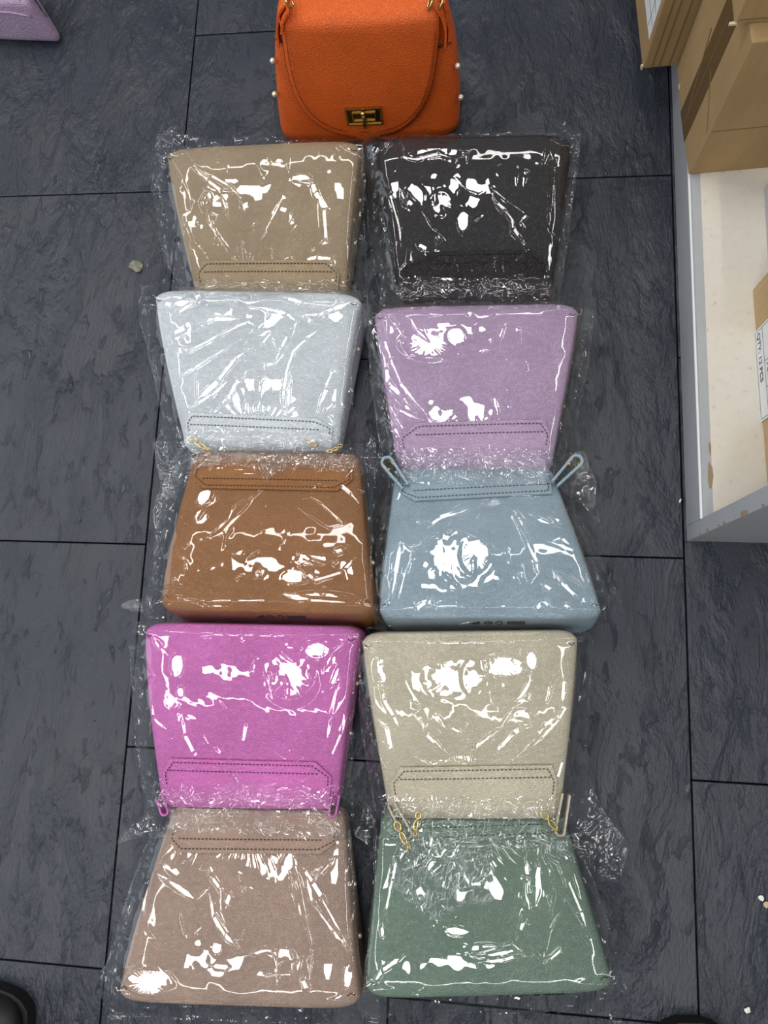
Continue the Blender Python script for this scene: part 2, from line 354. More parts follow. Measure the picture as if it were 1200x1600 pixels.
# ------------------------------------------------------------------ the handbags
BAGS = {
 # far: the base is at the far end; px corners base left/right, top left/right
 'beige': dict(rgb=(166, 146, 118), c=[(255, 240), (563, 226), (302, 462), (540, 462)], strip=[(318, 408), (514, 407)]),
 'black': dict(rgb=(34, 29, 31), c=[(587, 224), (894, 217), (622, 458), (862, 458)], strip=[(680, 394), (830, 391)]),
 'white': dict(rgb=(218, 225, 230), c=[(236, 462), (563, 468), (283, 692), (530, 692)], strip=[(296, 645), (495, 654)]),
 'lilac': dict(rgb=(187, 160, 191), c=[(583, 490), (907, 484), (618, 727), (866, 724)], strip=[(650, 661), (850, 656)]),
 'brown': dict(rgb=(158, 108, 64), c=[(245, 938), (583, 945), (297, 712), (562, 716)], strip=[(316, 763), (527, 767)]),
 'blue': dict(rgb=(156, 176, 188), c=[(590, 950), (943, 950), (614, 738), (868, 738)], strip=[(648, 783), (862, 772)]),
 'pink': dict(rgb=(217, 119, 193), c=[(220, 987), (560, 994), (246, 1252), (528, 1256)], strip=[(266, 1185), (493, 1191)]),
 'cream': dict(rgb=(208, 199, 175), c=[(563, 1004), (906, 1000), (604, 1270), (880, 1270)], strip=[(626, 1199), (862, 1195)]),
 'mauve': dict(rgb=(176, 150, 134), c=[(178, 1552), (561, 1564), (262, 1270), (540, 1280)], strip=[(276, 1332), (501, 1334)]),
 'green': dict(rgb=(116, 138, 121), c=[(569, 1547), (960, 1536), (592, 1285), (888, 1290)], strip=[(636, 1317), (847, 1308)]),
}
LABEL = {
 'beige': 'beige leather handbag in clear plastic, below the orange bag on the left',
 'black': 'black leather handbag wrapped in glossy clear plastic',
 'white': 'white leather handbag wrapped in clear plastic with a stitched back flap',
 'lilac': 'lilac leather handbag in clear plastic, between the black and pale blue bags',
 'brown': 'caramel brown leather handbag wrapped in clear plastic',
 'blue': 'pale blue leather handbag in clear plastic with strap loops and base print',
 'pink': 'bright pink leather handbag wrapped in clear plastic',
 'cream': 'cream leather handbag in clear plastic with gold clasps showing',
 'mauve': 'dusty taupe-pink leather handbag in clear plastic below the bright pink one',
 'green': 'sage green leather handbag wrapped in clear plastic',
}
HB, HT = 0.095, 0.046

class Bag:
    def __init__(s, name, BL, BR, TL_, TR, hb=HB, ht=HT):
        s.name = name; s.BL, s.BR, s.TL, s.TR = [np.array(p[:2], float) for p in (BL, BR, TL_, TR)]
        s.hb, s.ht = hb, ht
        dl = ((s.TL + s.TR) - (s.BL + s.BR)) / 2; dl = dl / np.linalg.norm(dl) * 0.011       # the rounded top end reaches past the fold line
        s.TL, s.TR = s.TL - dl, s.TR - dl
        s.mb = (s.BL + s.BR) / 2; s.mt = (s.TL + s.TR) / 2
        s.len = np.linalg.norm(s.mt - s.mb); s.e = (s.mt - s.mb) / s.len
        s.w = np.linalg.norm(s.BR - s.BL); s.root = None
        s.ext = 0.016
    def S(s, p, q):
        p = np.asarray(p, float)[..., None]; q = np.asarray(q, float)[..., None]
        l = s.BL + (s.TL - s.BL) * q; r = s.BR + (s.TR - s.BR) * q
        return (l + r) / 2 + (r - l) / 2 * p
    def T(s, q):
        q = np.clip(q, 0, 1)
        return s.hb + (s.ht - s.hb) * q + 0.012 * np.sin(np.pi * np.clip(q, 0, 1) ** 0.8)
    def prof(s, p, m=9.0):
        """0..1 height of the upper surface over the width"""
        return np.power(np.clip(1 - np.abs(p) ** m, 0, 1), 1 / m) * (1 - 0.05 * p * p)
    def ztop(s, p, q):
        T = s.T(q); return T / 2 + T / 2 * s.prof(p)
    def PQ(s, xy):
        xy = np.asarray(xy, float); q = (xy - s.mb) @ s.e / s.len
        for _ in range(6):
            qc = np.clip(q, -0.5, 1.8)[..., None]
            l = s.BL + (s.TL - s.BL) * qc; r = s.BR + (s.TR - s.BR) * qc
            ax = (r - l) / 2; p = np.sum((xy - (l + r) / 2) * ax, -1) / np.sum(ax * ax, -1)
            q = q + np.sum((xy - s.S(p, q)) * s.e, -1) / s.len
        return p, q
    def surf(s, p, q, off=0.0):
        """point on the upper surface; q>1 wraps round the top end"""
        q1 = min(q, 1.0); xy = s.S(p, q1); z = float(s.ztop(p, q1))
        if q > 1:
            R = z / 2 + off; a = (q - 1) * s.len / R
            a = min(a, math.pi * 0.75)
            return np.array([*(xy + s.e * R * math.sin(a)), z / 2 + R * math.cos(a)])
        return np.array([xy[0], xy[1], z + off])
    def basept(s, p, zf, off=0.0):
        xy = s.S(p * 0.97, 0.0) - s.e * (0.0118 + s.ext * (1 - zf) + off)
        return np.array([xy[0], xy[1], zf * s.hb])

def build_body(b, mtl):
    V = []; Fc = []; n = 56; m = 9.0
    th = np.linspace(0, 2 * np.pi, n, endpoint=False) + 0.02
    cp = np.sign(np.cos(th)) * np.abs(np.cos(th)) ** (2 / m); cz = np.sign(np.sin(th)) * np.abs(np.sin(th)) ** (2 / m)
    st = [(0.0, c, d) for c, d in ((0.02, .0121), (0.4, .0120), (0.75, .0118), (0.87, .0114), (0.92, .0100), (0.96, .0072), (0.985, .0036))]
    st += [(q, 1.0, 0.0) for q in (0.0, .03, .08, .15, .22, .3, .4, .5, .6, .7, .8, .88, .95, 1.0)]
    R = b.ht / 2
    st += [(1.0, math.cos(a) * .98 + .02, -R * math.sin(a) * .95) for a in (.25, .5, .75, 1.0, 1.25, 1.5)]
    for q, c, d in st:
        T = float(b.T(q)); z = T / 2 + T / 2 * cz * c
        if q < 1 or d == 0: 
            crown = (1 - 0.05 * (cp * c) ** 2); z = np.where(cz > 0, T / 2 + (z - T / 2) * crown, z)
        pc = c if d >= 0 else 1 - (1 - c) * 0.15
        xy = b.S(cp * pc * (1.0 if c == 1 else 0.5 + 0.5 * 1), q)
        g = max(0.0, 1 - q / 0.3) ** 1.5
        xy = xy - b.e * (d + b.ext * g * np.clip(1 - z / T, 0, 1)[:, None])
        for k in range(n): V.append((xy[k, 0], xy[k, 1], max(z[k], 0.0006)))
    m_ = len(st)
    for i in range(m_ - 1):
        for k in range(n): Fc.append((i * n + k, i * n + (k + 1) % n, (i + 1) * n + (k + 1) % n, (i + 1) * n + k))
    Fc += [tuple(range(n))[::-1], tuple((m_ - 1) * n + k for k in range(n))]
    return meshobj('body', V, Fc, mtl, b.root, True, b.org)

def dash(mb, pts, step=0.0052, ln=0.0031, r=0.0006, nrm=(0, 0, 1)):
    P = np.asarray(pts, float); seg = np.linalg.norm(np.diff(P, axis=0), axis=1); cum = np.concatenate([[0], np.cumsum(seg)])
    t = step / 2
    while t + ln < cum[-1]:
        a = np.array([np.interp(t, cum, P[:, k]) for k in range(3)]); c = np.array([np.interp(t + ln, cum, P[:, k]) for k in range(3)])
        d = c - a; L_ = np.linalg.norm(d)
        if L_ > 1e-5:
            d /= L_; w = np.cross(d, nrm); w /= np.linalg.norm(w) + 1e-9; u = np.cross(w, d)
            mb.box((a + c) / 2, d * L_ / 2, w * r, u * r * 0.9)
        t += step

def build_flap(b, mtl, strip_px, thread, qend=1.10):
    sl = b.PQ(at(*strip_px[0], 0.07)[:2]); sr = b.PQ(at(*strip_px[1], 0.07)[:2])
    for _ in range(3):
        sl = b.PQ(at(*strip_px[0], float(b.ztop(sl[0], sl[1])) + .003)[:2]); sr = b.PQ(at(*strip_px[1], float(b.ztop(sr[0], sr[1])) + .003)[:2])
    qch = 0.15
    def qedge(p): return sl[1] + (sr[1] - sl[1]) * (p - sl[0]) / (sr[0] - sl[0])
    nr, nc = 26, 30
    def row(t):            # t 0..1 along
        out = []
        q = None
        for j in range(nc + 1):
            u = j / nc
            # half width grows from the seam edge to the chamfer end
            k = min(1.0, t / 0.30)
            pl = sl[0] + (-0.91 - sl[0]) * k; pr = sr[0] + (0.91 - sr[0]) * k
            p = pl + (pr - pl) * u; q0 = qedge(p); q = q0 + (qend - q0) * t
            out.append((p, q))
        return out
    V = []; Fc = []; rows = [row(i / nr) for i in range(nr + 1)]
    for r in rows:
        for p, q in r: V.append(b.surf(p, q, 0.0042))
    W = nc + 1
    for i in range(nr):
        for j in range(nc): Fc.append((i * W + j, i * W + j + 1, (i + 1) * W + j + 1, (i + 1) * W + j))
    # skirt gives the flap its cut leather edge
    border = [(0, j) for j in range(W)] + [(i, nc) for i in range(1, nr + 1)] + [(nr, j) for j in range(nc - 1, -1, -1)] + [(i, 0) for i in range(nr - 1, 0, -1)]
    base = len(V)
    for i, j in border: V.append(b.surf(*rows[i][j], -0.001))
    nb = len(border)
    for k in range(nb):
        i, j = border[k]; i2, j2 = border[(k + 1) % nb]
        Fc.append((i * W + j, base + k, base + (k + 1) % nb, i2 * W + j2))
    f = meshobj('flap', V, Fc, mtl, b.root, True, b.org)
    es = f.modifiers.new('edge', 'EDGE_SPLIT'); es.split_angle = math.radians(50)
    # stitching: perimeter line and the second seam line
    mb = MB(); off = 0.0046
    ins = 0.0048; 
    dq = ins / b.len; dp = ins / (b.w / 2)
    per = []
    A = [(-0.91 + dp, qedge(-.91) + (qend - qedge(-.91)) * .55), (-0.91 + dp, qedge(-.91) + (qend - qedge(-.91)) * .30), (sl[0] + dp, sl[1] + dq), (sr[0] - dp, sr[1] + dq), (0.91 - dp, qedge(.91) + (qend - qedge(.91)) * .30), (0.91 - dp, qedge(.91) + (qend - qedge(.91)) * .55)]
    def path(A, n=24): 
        pts = []
        for (p0, q0), (p1, q1) in zip(A[:-1], A[1:]):
            for k in range(n): t = k / (n - 1); pts.append(b.surf(p0 + (p1 - p0) * t, q0 + (q1 - q0) * t, off))
        return pts
    dash(mb, path(A))
    k2 = 0.0155 / b.len; dpx = 0.0105 / (b.w / 2)
    dash(mb, path([(sl[0] - dpx * .6, qedge(sl[0]) + k2), (sr[0] + dpx * .6, qedge(sr[0]) + k2)]))
    o = mb.obj('stitching', thread, b.root, False, b.org); tag(o, kind='stuff')

def build_extras(b, mtl, dark, studs=True):
    # corner stitches where the base is closed
    mb = MB()
    for sgn in (-1, 1):
        pts = []
        for t in np.linspace(0, 1, 8):
            p = sgn * (0.985 - 0.075 * t); q = 0.012 + 0.045 * (1 - abs(2 * t - 1)) * .5
            pts.append(b.surf(p * .985, q, 0.0004))
        dash(mb, pts, 0.003, 0.002, 0.0005)
    tag(mb.obj('corner_stitching', THREAD, b.root, False, b.org), kind='stuff')
    for sgn in (-1, 1):
        pts = []
        for q in np.linspace(0.02, 0.97, 22):
            T = float(b.T(q)); xy = b.S(sgn * 1.004, q); pts.append((xy[0], xy[1], T * (0.64 + .10 * math.sin(q * 5))))
        MB().tube(pts, 0.0019, 8).obj('piping', dark, b.root, True, b.org)
        if studs:
            for q in (0.30, 0.62):
                xy = b.S(sgn * 1.012, q); T = float(b.T(q))
                MB().ball((xy[0], xy[1], T * .55), 0.0034, 8).obj('stud', PEARL, b.root, True, b.org)

def ear(b, mtl, root_px, tip_px, z=0.056, ring=True, size=0.0075, thk=.0034, hgt=.018):
    a = at(*root_px, z); t = at(*tip_px, z); d = t - a; ln = np.linalg.norm(d); d /= ln; n = np.array([-d[1], d[0], 0])
    pts = []
    for k in range(19):
        s_ = k / 18; ang = (s_ - .5) * 2
        if abs(ang) > .55:
            tt = (1 - abs(ang)) / .45; pts.append(a + d * (ln - size) * tt + n * math.copysign(0.0045 + (size - .0045) * tt, ang))
        else:
            th = ang / .55 * math.pi / 2; pts.append(a + d * (ln - size) + d * size * math.cos(th) + n * size * math.sin(th))
    o = MB().band(pts, (0, 0, 1), hgt, thk).obj('strap_loop', mtl, b.root, True, b.org)
    o.modifiers.new('edge', 'EDGE_SPLIT').split_angle = math.radians(50)
    if ring:
        c = t - d * size * 1.3; R = 0.0065
        rp = [c + R * (math.cos(x) * (-d) + math.sin(x) * np.array([0, 0, 1.0]) * .5 + n * math.sin(x) * .85) for x in np.linspace(0, 2 * math.pi, 20, endpoint=False)]
        MB().tube(rp, 0.0013, 8, True).obj('ring', GOLD, b.root, True, b.org)
        MB().ball(a + d * (ln - 2.2 * size) + n * .004 + np.array([0, 0, .006]), 0.0028, 8).obj('rivet', GOLD, b.root, True, b.org)

def clasp(b, px0, px1, z=0.058, links=3):
    """a gold snap hook: an eye, a swivel and a closed hook, followed by chain links"""
    a = at(*px0, z); c = at(*px1, z); d = c - a; ln = np.linalg.norm(d); d /= ln; n = np.array([-d[1], d[0], 0]); up = np.array([0, 0, 1.0])
    def ringpts(ctr, ru, rv, u, v): return [ctr + ru * math.cos(x) * u + rv * math.sin(x) * v for x in np.linspace(0, 2 * math.pi, 18, endpoint=False)]
    mb = MB()
    mb.tube(ringpts(a + d * .2 * ln, .2 * ln, .10 * ln + .001, d, n), .0009, 8, True)
    mb.ball(a + d * .45 * ln, .0017, 6)
    mb.tube(ringpts(a + d * .75 * ln, .27 * ln, .09 * ln + .0005, d, n), .0010, 8, True)
    mb.obj('clasp', GOLD, b.root, True, b.org)
    ch = MB()
    for k in range(links):
        ctr = c + d * .0045 * k + n * .002 * math.sin(k * 1.7)
        ch.tube(ringpts(ctr, .0030, .0019, d, n if k % 2 else up), .0007, 6, True)
    ch.obj('chain', GOLD, b.root, True, b.org)

def base_print(b, spots):
    """care pictograms stamped on the base: shoe, hide, recycling triangle and three lines of small type"""
    up = np.array(b.basept(0, .7)) - np.array(b.basept(0, .3)); up /= np.linalg.norm(up)
    rt = np.array([*(b.BR - b.BL), 0]); rt /= np.linalg.norm(rt); nrm = np.cross(rt, up)
    if nrm @ np.array([*(-b.e), 0]) < 0: nrm = -nrm
    mb = MB()
    for kind, p, zf in spots:
        c = b.basept(p, zf, 0.0004); B = lambda x, z, w, h: mb.box(c + rt * x + up * z * 2.0, rt * w, up * h * 2.0, nrm * .0003)
        if kind == 'shoe':
            B(-.004, -.0035, .0035, .0005); B(.002, -.0035, .0055, .0005); B(.0035, .0, .0014, .003); B(.0, -.001, .0022, .0018); B(.0055, .001, .0008, .002); B(-.003, -.002, .0012, .0008)
        elif kind == 'hide':
            for k in range(10):
                a = 2 * math.pi * k / 10; B(.0048 * math.cos(a), .0032 * math.sin(a), .0013, .0007)
            B(.001, .0005, .002, .0006)
        elif kind == 'tri':
            for k in range(3):
                a0 = math.pi / 2 + k * 2 * math.pi / 3; a1 = a0 + 2 * math.pi / 3 * .8
                p0 = c + .005 * (rt * math.cos(a0) + up * 2 * math.sin(a0)); p1 = c + .005 * (rt * math.cos(a1) + up * 2 * math.sin(a1))
                d = (p1 - p0) / 2; w = np.cross(d / np.linalg.norm(d), nrm); mb.box((p0 + p1) / 2, d, w * .0009, nrm * .0003)
        else:
            for r in range(3):
                x = -.011
                while x < .011:
                    w = random.uniform(.0008, .0022); B(x + w, .003 - r * .003, w, .0009); x += 2 * w + .0006
    o = mb.obj('base_print', INK, b.root, False, b.org); tag(o, 'black printed care symbols')

# ---- make the ten bags
bags = {}
for nm, d in BAGS.items():
    c = d['c']; b = Bag(nm, at(*c[0], HB), at(*c[1], HB), at(*c[2], HT), at(*c[3], HT))
    b.org = (b.mb[0], b.mb[1], 0.0); b.ext = {'blue': .021, 'brown': .019, 'pink': .004, 'cream': .004}.get(nm, .014)
    b.root = empty('handbag', b.org); tag(b.root, LABEL[nm], 'handbag', 'plastic-wrapped handbags in two columns on the floor')
    m = leather(nm + '_leather', d['rgb']); r_ = d['rgb']
    dk = leather(nm + '_edge_leather', tuple(int(x * .62) for x in r_)); tn = mat(nm + '_thread', lin(*[int(x * .38) for x in r_]), .8)
    b.mat = m; build_body(b, m); build_flap(b, m, d['strip'], tn); build_extras(b, m, dk)
    bags[nm] = b

B_ = bags
ear(B_['blue'], B_['blue'].mat, (634, 762), (601, 718)); ear(B_['blue'], B_['blue'].mat, (866, 757), (905, 716))
ear(B_['cream'], B_['cream'].mat, (612, 1256), (640, 1308), .050, ring=False, size=.0060, thk=.0024, hgt=.012); ear(B_['cream'], B_['cream'].mat, (884, 1240), (873, 1304), .050, ring=False, size=.0055, thk=.0024, hgt=.012)
clasp(B_['cream'], (618, 1284), (634, 1318), .064); clasp(B_['cream'], (846, 1268), (870, 1296), .06, 1)
clasp(B_['cream'], (655, 1268), (648, 1296), .060, 2)
ear(B_['pink'], B_['pink'].mat, (252, 1246), (261, 1272), .045, size=.005, ring=False, thk=.0024, hgt=.012); ear(B_['pink'], B_['pink'].mat, (526, 1240), (519, 1274), .045, size=.005, ring=False, thk=.0024, hgt=.012)
clasp(B_['white'], (298, 684), (320, 700), .058); clasp(B_['white'], (478, 690), (494, 696), .055, 1)
clasp(B_['brown'], (512, 706), (528, 700), .056, 2)
base_print(B_['blue'], [('shoe', -.135, .72), ('hide', -.01, .72), ('tri', .09, .72), ('text', .245, .72)])
base_print(B_['brown'], [('shoe', -.08, .72), ('hide', .02, .72), ('tri', .12, .72), ('text', .26, .72)])
base_print(B_['green'], [('shoe', .20, .86), ('hide', .30, .86), ('tri', .40, .86), ('text', .53, .86)])

# the lilac bag at the far left edge, its base turned to the right
A0 = at(50, 62, HB); B0 = at(12, 0, HB); dd = (B0 - A0) / np.linalg.norm(B0 - A0); sh = at(92, 60, 0) - at(109, 119, 0); A0 = A0 + sh; B0 = B0 + sh; C0 = A0 + dd * 0.285; per = np.array([-dd[1], dd[0], 0])
if per[0] > 0: per = -per
sd = at(0, 69, .082) + sh - A0; sd /= np.linalg.norm(sd); far = Bag('far', C0, A0, C0 + sd * .21 - dd * .05, A0 + sd * .21); far.org = (far.mb[0], far.mb[1], 0)
far.root = empty('handbag', far.org); tag(far.root, 'pale lilac leather handbag cut off at the far left corner of the floor', 'handbag')
far.mat = leather('pale_lilac_leather', (186, 160, 190)); build_body(far, far.mat)
base_print(far, [('shoe', .50, .45), ('hide', .62, .42), ('tri', .73, .38)])
build_extras(far, far.mat, far.mat, False)

# ------------------------------------------------------------------ clear film around each bag
CELL = 0.00095; GX0, GX1, GY0, GY1 = -0.60, 0.34, -0.58, 0.82
NX = int((GX1 - GX0) / CELL); NY = int((GY1 - GY0) / CELL)
def vnoise(x, y, s, seed):
    r = np.random.default_rng(seed); n = 64; g = r.random((n, n))
    u = x / s; v = y / s; i = np.floor(u).astype(int); j = np.floor(v).astype(int); fu = u - i; fv = v - j
    fu = fu * fu * (3 - 2 * fu); fv = fv * fv * (3 - 2 * fv); a = g[i % n, j % n]; b = g[(i + 1) % n, j % n]; c = g[i % n, (j + 1) % n]; d = g[(i + 1) % n, (j + 1) % n]
    return (a * (1 - fu) + b * fu) * (1 - fv) + (c * (1 - fu) + d * fu) * fv - 0.5
def blur(a, s):
    k = int(3 * s) + 1; w = np.exp(-np.arange(-k, k + 1) ** 2 / (2 * s * s)); w /= w.sum()
    for ax in (0, 1):
        p = np.pad(a, [(k, k) if i == ax else (0, 0) for i in (0, 1)], mode='edge'); o = np.zeros_like(a)
        for t, ww in enumerate(w): o += ww * (p[t:t + a.shape[0], :] if ax == 0 else p[:, t:t + a.shape[1]])
        a = o
    return a
def dilate(a, it, drop=0.0):
    for _ in range(it):
        p = np.pad(a, 1, mode='edge'); c = a
        for dx, dy, l in ((0, 1, 1), (2, 1, 1), (1, 0, 1), (1, 2, 1), (0, 0, 1.414), (2, 2, 1.414), (0, 2, 1.414), (2, 0, 1.414)):
            c = np.maximum(c, p[dx:dx + a.shape[0], dy:dy + a.shape[1]] - drop * l)
        a = c
    return a
def raster(b):
    h = np.zeros((NX, NY))
    P, Q = np.meshgrid(np.linspace(-.999, .999, 520), np.linspace(0, 1, 420), indexing='ij')
    xy = b.S(P, Q); z = b.ztop(P, Q)
    lst = [(xy.reshape(-1, 2), z.ravel())]
    P, Z = np.meshgrid(np.linspace(-1, 1, 520), np.linspace(.1, 1, 80), indexing='ij')      # the base face
    xy = b.S(P * .985, np.zeros_like(P)) - b.e * (0.012 + b.ext * (1 - Z))[..., None] * np.minimum(1, (1 - Z) * 6)[..., None]
    lst.append((xy.reshape(-1, 2), (Z * b.hb).ravel()))
    P, A = np.meshgrid(np.linspace(-.97, .97, 520), np.linspace(0, 1.5, 60), indexing='ij')    # the rounded top end
    R = b.ht / 2 + .002; xy = b.S(P, np.ones_like(P)) + b.e * (R * np.sin(A))[..., None]; lst.append((xy.reshape(-1, 2), (b.ht / 2 + R * np.cos(A) * b.prof(P)).ravel()))
    for xy, z in lst:
        i = np.clip(((xy[:, 0] - GX0) / CELL).astype(int), 0, NX - 1); j = np.clip(((xy[:, 1] - GY0) / CELL).astype(int), 0, NY - 1)
        np.maximum.at(h, (i, j), z)
    f = dilate(h, 1); return np.where(h > 0, h, f)
HM = {k: raster(b) for k, b in bags.items()}
HALL = np.max(np.stack(list(HM.values())), 0)
def surf_px(px, py, hm, add=0.003):
    z = 0.06
    for _ in range(6):
        p = at(px, py, z); i = int(np.clip((p[0] - GX0) / CELL, 0, NX - 1)); j = int(np.clip((p[1] - GY0) / CELL, 0, NY - 1)); z = 0.5 * z + 0.5 * (hm[i, j] + add)
    return at(px, py, z)

FILMS = {}
exec_films = True
def Zc(o, s): return lambda l: [(o[0] + x * s, o[1] + y * s) for x, y in l]
FILMS['beige'] = dict(zm=((220, 190), .3167), out=[(252, 300), (246, 218), (266, 208), (276, 192), (280, 212), (330, 218), (560, 208), (582, 222), (580, 320), (580, 440), (575, 490), (300, 490), (268, 424), (254, 380)],
  cr=[[(195, 160), (250, 215), (345, 265), (440, 320), (480, 360), (500, 430)], [(240, 205), (330, 290), (400, 340), (450, 345)], [(140, 185), (200, 280), (255, 400), (250, 440), (205, 460), (215, 510), (270, 600), (340, 680)], [(215, 505), (285, 500)], [(320, 400), (340, 500), (380, 570), (475, 690)], [(395, 360), (420, 430), (440, 490)], [(750, 290), (850, 305), (860, 350), (905, 430), (915, 590), (840, 635)], [(870, 380), (880, 550)], [(700, 370), (640, 490), (590, 580)], [(735, 440), (740, 490), (760, 520)], [(640, 740), (690, 690), (745, 660)], [(660, 725), (760, 680)], [(770, 700), (870, 670), (960, 680), (950, 710), (880, 730)], [(880, 160), (1040, 95)], [(330, 730), (450, 755), (560, 760), (660, 740)], [(85, 210), (95, 400), (105, 610), (200, 760)], [(95, 250), (150, 400), (190, 620)], [(330, 340), (345, 385)], [(500, 590), (515, 650)], [(305, 170), (315, 205)], [(365, 160), (380, 195)]],
  pa=[(790, 285, 45, 28), (385, 320, 60, 22)], g=(520, 770))
FILMS['black'] = dict(zm=((560, 190), .3), out=[(572, 225), (600, 214), (876, 207), (880, 182), (888, 206), (899, 218), (893, 300), (882, 400), (878, 490), (596, 490), (586, 440), (576, 330)],
  cr=[[(125, 325), (165, 380), (215, 560), (225, 700)], [(130, 560), (190, 770)], [(510, 290), (570, 360), (625, 380), (690, 340), (770, 410), (875, 485), (850, 520), (935, 645)], [(700, 350), (710, 410), (760, 460), (800, 510), (805, 560), (890, 655)], [(150, 125), (230, 180), (300, 195), (420, 165), (470, 185), (590, 160)], [(330, 470), (385, 560), (430, 590), (500, 655)], [(400, 650), (410, 610), (440, 590)], [(985, 115), (970, 220), (1000, 150), (1015, 200), (990, 570), (1020, 590)], [(910, 670), (880, 750)], [(900, 665), (810, 740)], [(220, 820), (330, 880)], [(680, 900), (780, 830), (900, 760)], [(1000, 620), (990, 750)], [(220, 345), (250, 440)], [(1095, 260), (1085, 500), (1040, 700)], [(265, 670), (280, 740)], [(330, 660), (380, 740)], [(300, 640), (370, 670)]] + [[(x, 690), (x - 8, 745), (x + 6, 800)] for x in range(430, 800, 42)],
  pa=[(285, 390, 50, 60), (430, 420, 48, 62), (400, 165, 130, 26), (545, 520, 28, 55), (600, 410, 25, 40)], g=(620, 900))
FILMS['white'] = dict(zm=((220, 430), .3167), out=[(222, 447), (400, 444), (575, 443), (572, 520), (564, 600), (560, 650), (592, 690), (586, 742), (530, 735), (450, 728), (420, 760), (395, 720), (300, 735), (262, 790), (240, 700), (264, 660), (246, 560)],
  cr=[[(95, 235), (190, 180), (290, 120), (180, 115)], [(145, 290), (235, 255)], [(150, 312), (210, 300)], [(285, 240), (360, 215), (480, 215)], [(130, 460), (240, 370), (400, 290), (530, 225), (580, 270), (600, 245)], [(200, 500), (340, 410), (490, 320)], [(240, 650), (380, 520), (470, 410), (570, 330)], [(235, 660), (350, 590), (450, 500)], [(365, 665), (430, 610), (480, 510), (540, 430)], [(575, 300), (640, 285), (580, 360)], [(440, 140), (500, 160), (600, 160), (720, 190), (770, 230), (750, 290), (700, 380), (650, 435), (610, 435), (605, 520), (580, 690)], [(740, 265), (680, 380), (655, 435)], [(895, 250), (820, 310), (750, 380), (720, 470), (700, 600), (705, 690)], [(750, 440), (730, 560), (722, 690)], [(760, 195), (880, 195), (950, 165), (1060, 130)], [(660, 110), (800, 135), (940, 150), (1000, 120)], [(960, 420), (910, 560), (870, 680)], [(125, 460), (155, 610)], [(900, 670), (960, 625)], [(60, 90), (180, 95), (300, 120)], [(105, 140), (160, 150)]],
  pa=[(920, 112, 70, 12), (215, 140, 50, 18)], g=(580, 800))
FILMS['lilac'] = dict(zm=((560, 450), .3167), out=[(573, 482), (620, 470), (905, 466), (917, 500), (912, 580), (896, 670), (905, 700), (925, 770), (930, 800), (905, 790), (860, 745), (760, 748), (640, 742), (596, 712), (585, 600)],
  cr=[[(90, 110), (130, 260), (160, 350), (210, 470), (290, 570), (360, 650), (385, 660)], [(50, 115), (90, 280), (140, 400), (145, 470), (230, 550), (315, 650)], [(95, 560), (100, 500), (130, 475), (150, 480)], [(90, 570), (200, 600), (315, 655)], [(95, 580), (180, 690), (215, 760)], [(130, 580), (190, 640), (215, 690)], [(175, 115), (200, 120), (250, 125), (280, 110), (350, 130), (440, 130)], [(250, 145), (290, 210), (350, 265)], [(130, 120), (190, 190), (235, 260)], [(530, 120), (570, 135)], [(460, 650), (490, 625)], [(620, 655), (640, 630)], [(215, 705), (330, 800), (410, 800)], [(590, 750), (640, 790), (680, 830)], [(860, 710), (890, 780)], [(345, 550), (370, 575)], [(300, 880), (420, 860), (560, 800)], [(680, 890), (760, 850), (850, 850)], [(1090, 250), (1060, 500), (1020, 700)]],
  pa=[(350, 268, 120, 72), (480, 235, 40, 40)], g=(600, 900))
FILMS['brown'] = dict(zm=((180, 660), .3583), out=[(187, 946), (214, 935), (238, 932), (246, 880), (243, 800), (255, 760), (280, 704), (590, 700), (592, 800), (594, 960), (560, 974), (400, 980), (260, 972), (205, 955)],
  cr=[[(650, 265), (600, 320), (520, 360), (490, 430), (400, 505)], [(645, 290), (540, 400), (470, 480), (410, 505)], [(765, 350), (830, 390), (930, 455), (995, 440), (900, 350), (850, 320), (770, 350)], [(850, 315), (880, 270), (925, 260), (910, 300)], [(330, 260), (450, 255), (560, 225), (650, 225)], [(440, 285), (420, 340), (370, 370)], [(960, 250), (1030, 310), (1075, 370)], [(545, 270), (545, 325)], [(790, 565), (850, 600), (950, 630)], [(800, 625), (870, 690), (1000, 650), (1000, 690)], [(215, 745), (300, 710)], [(600, 690), (645, 640), (640, 680)], [(700, 740), (850, 775), (1060, 790)], [(180, 775), (290, 765), (420, 800), (550, 805)], [(1000, 550), (950, 570)], [(755, 270), (750, 345)], [(680, 220), (760, 150), (840, 60)], [(640, 210), (560, 140)], [(360, 430), (400, 375)], [(215, 480), (190, 650)], [(240, 460), (215, 600)], [(1045, 590), (1000, 640), (1020, 720)], [(20, 795), (90, 780), (180, 800)]],
  pa=[(860, 600, 80, 22), (400, 330, 40, 34), (375, 410, 26, 30), (780, 670, 60, 30), (900, 765, 120, 22)], g=(680, 225))
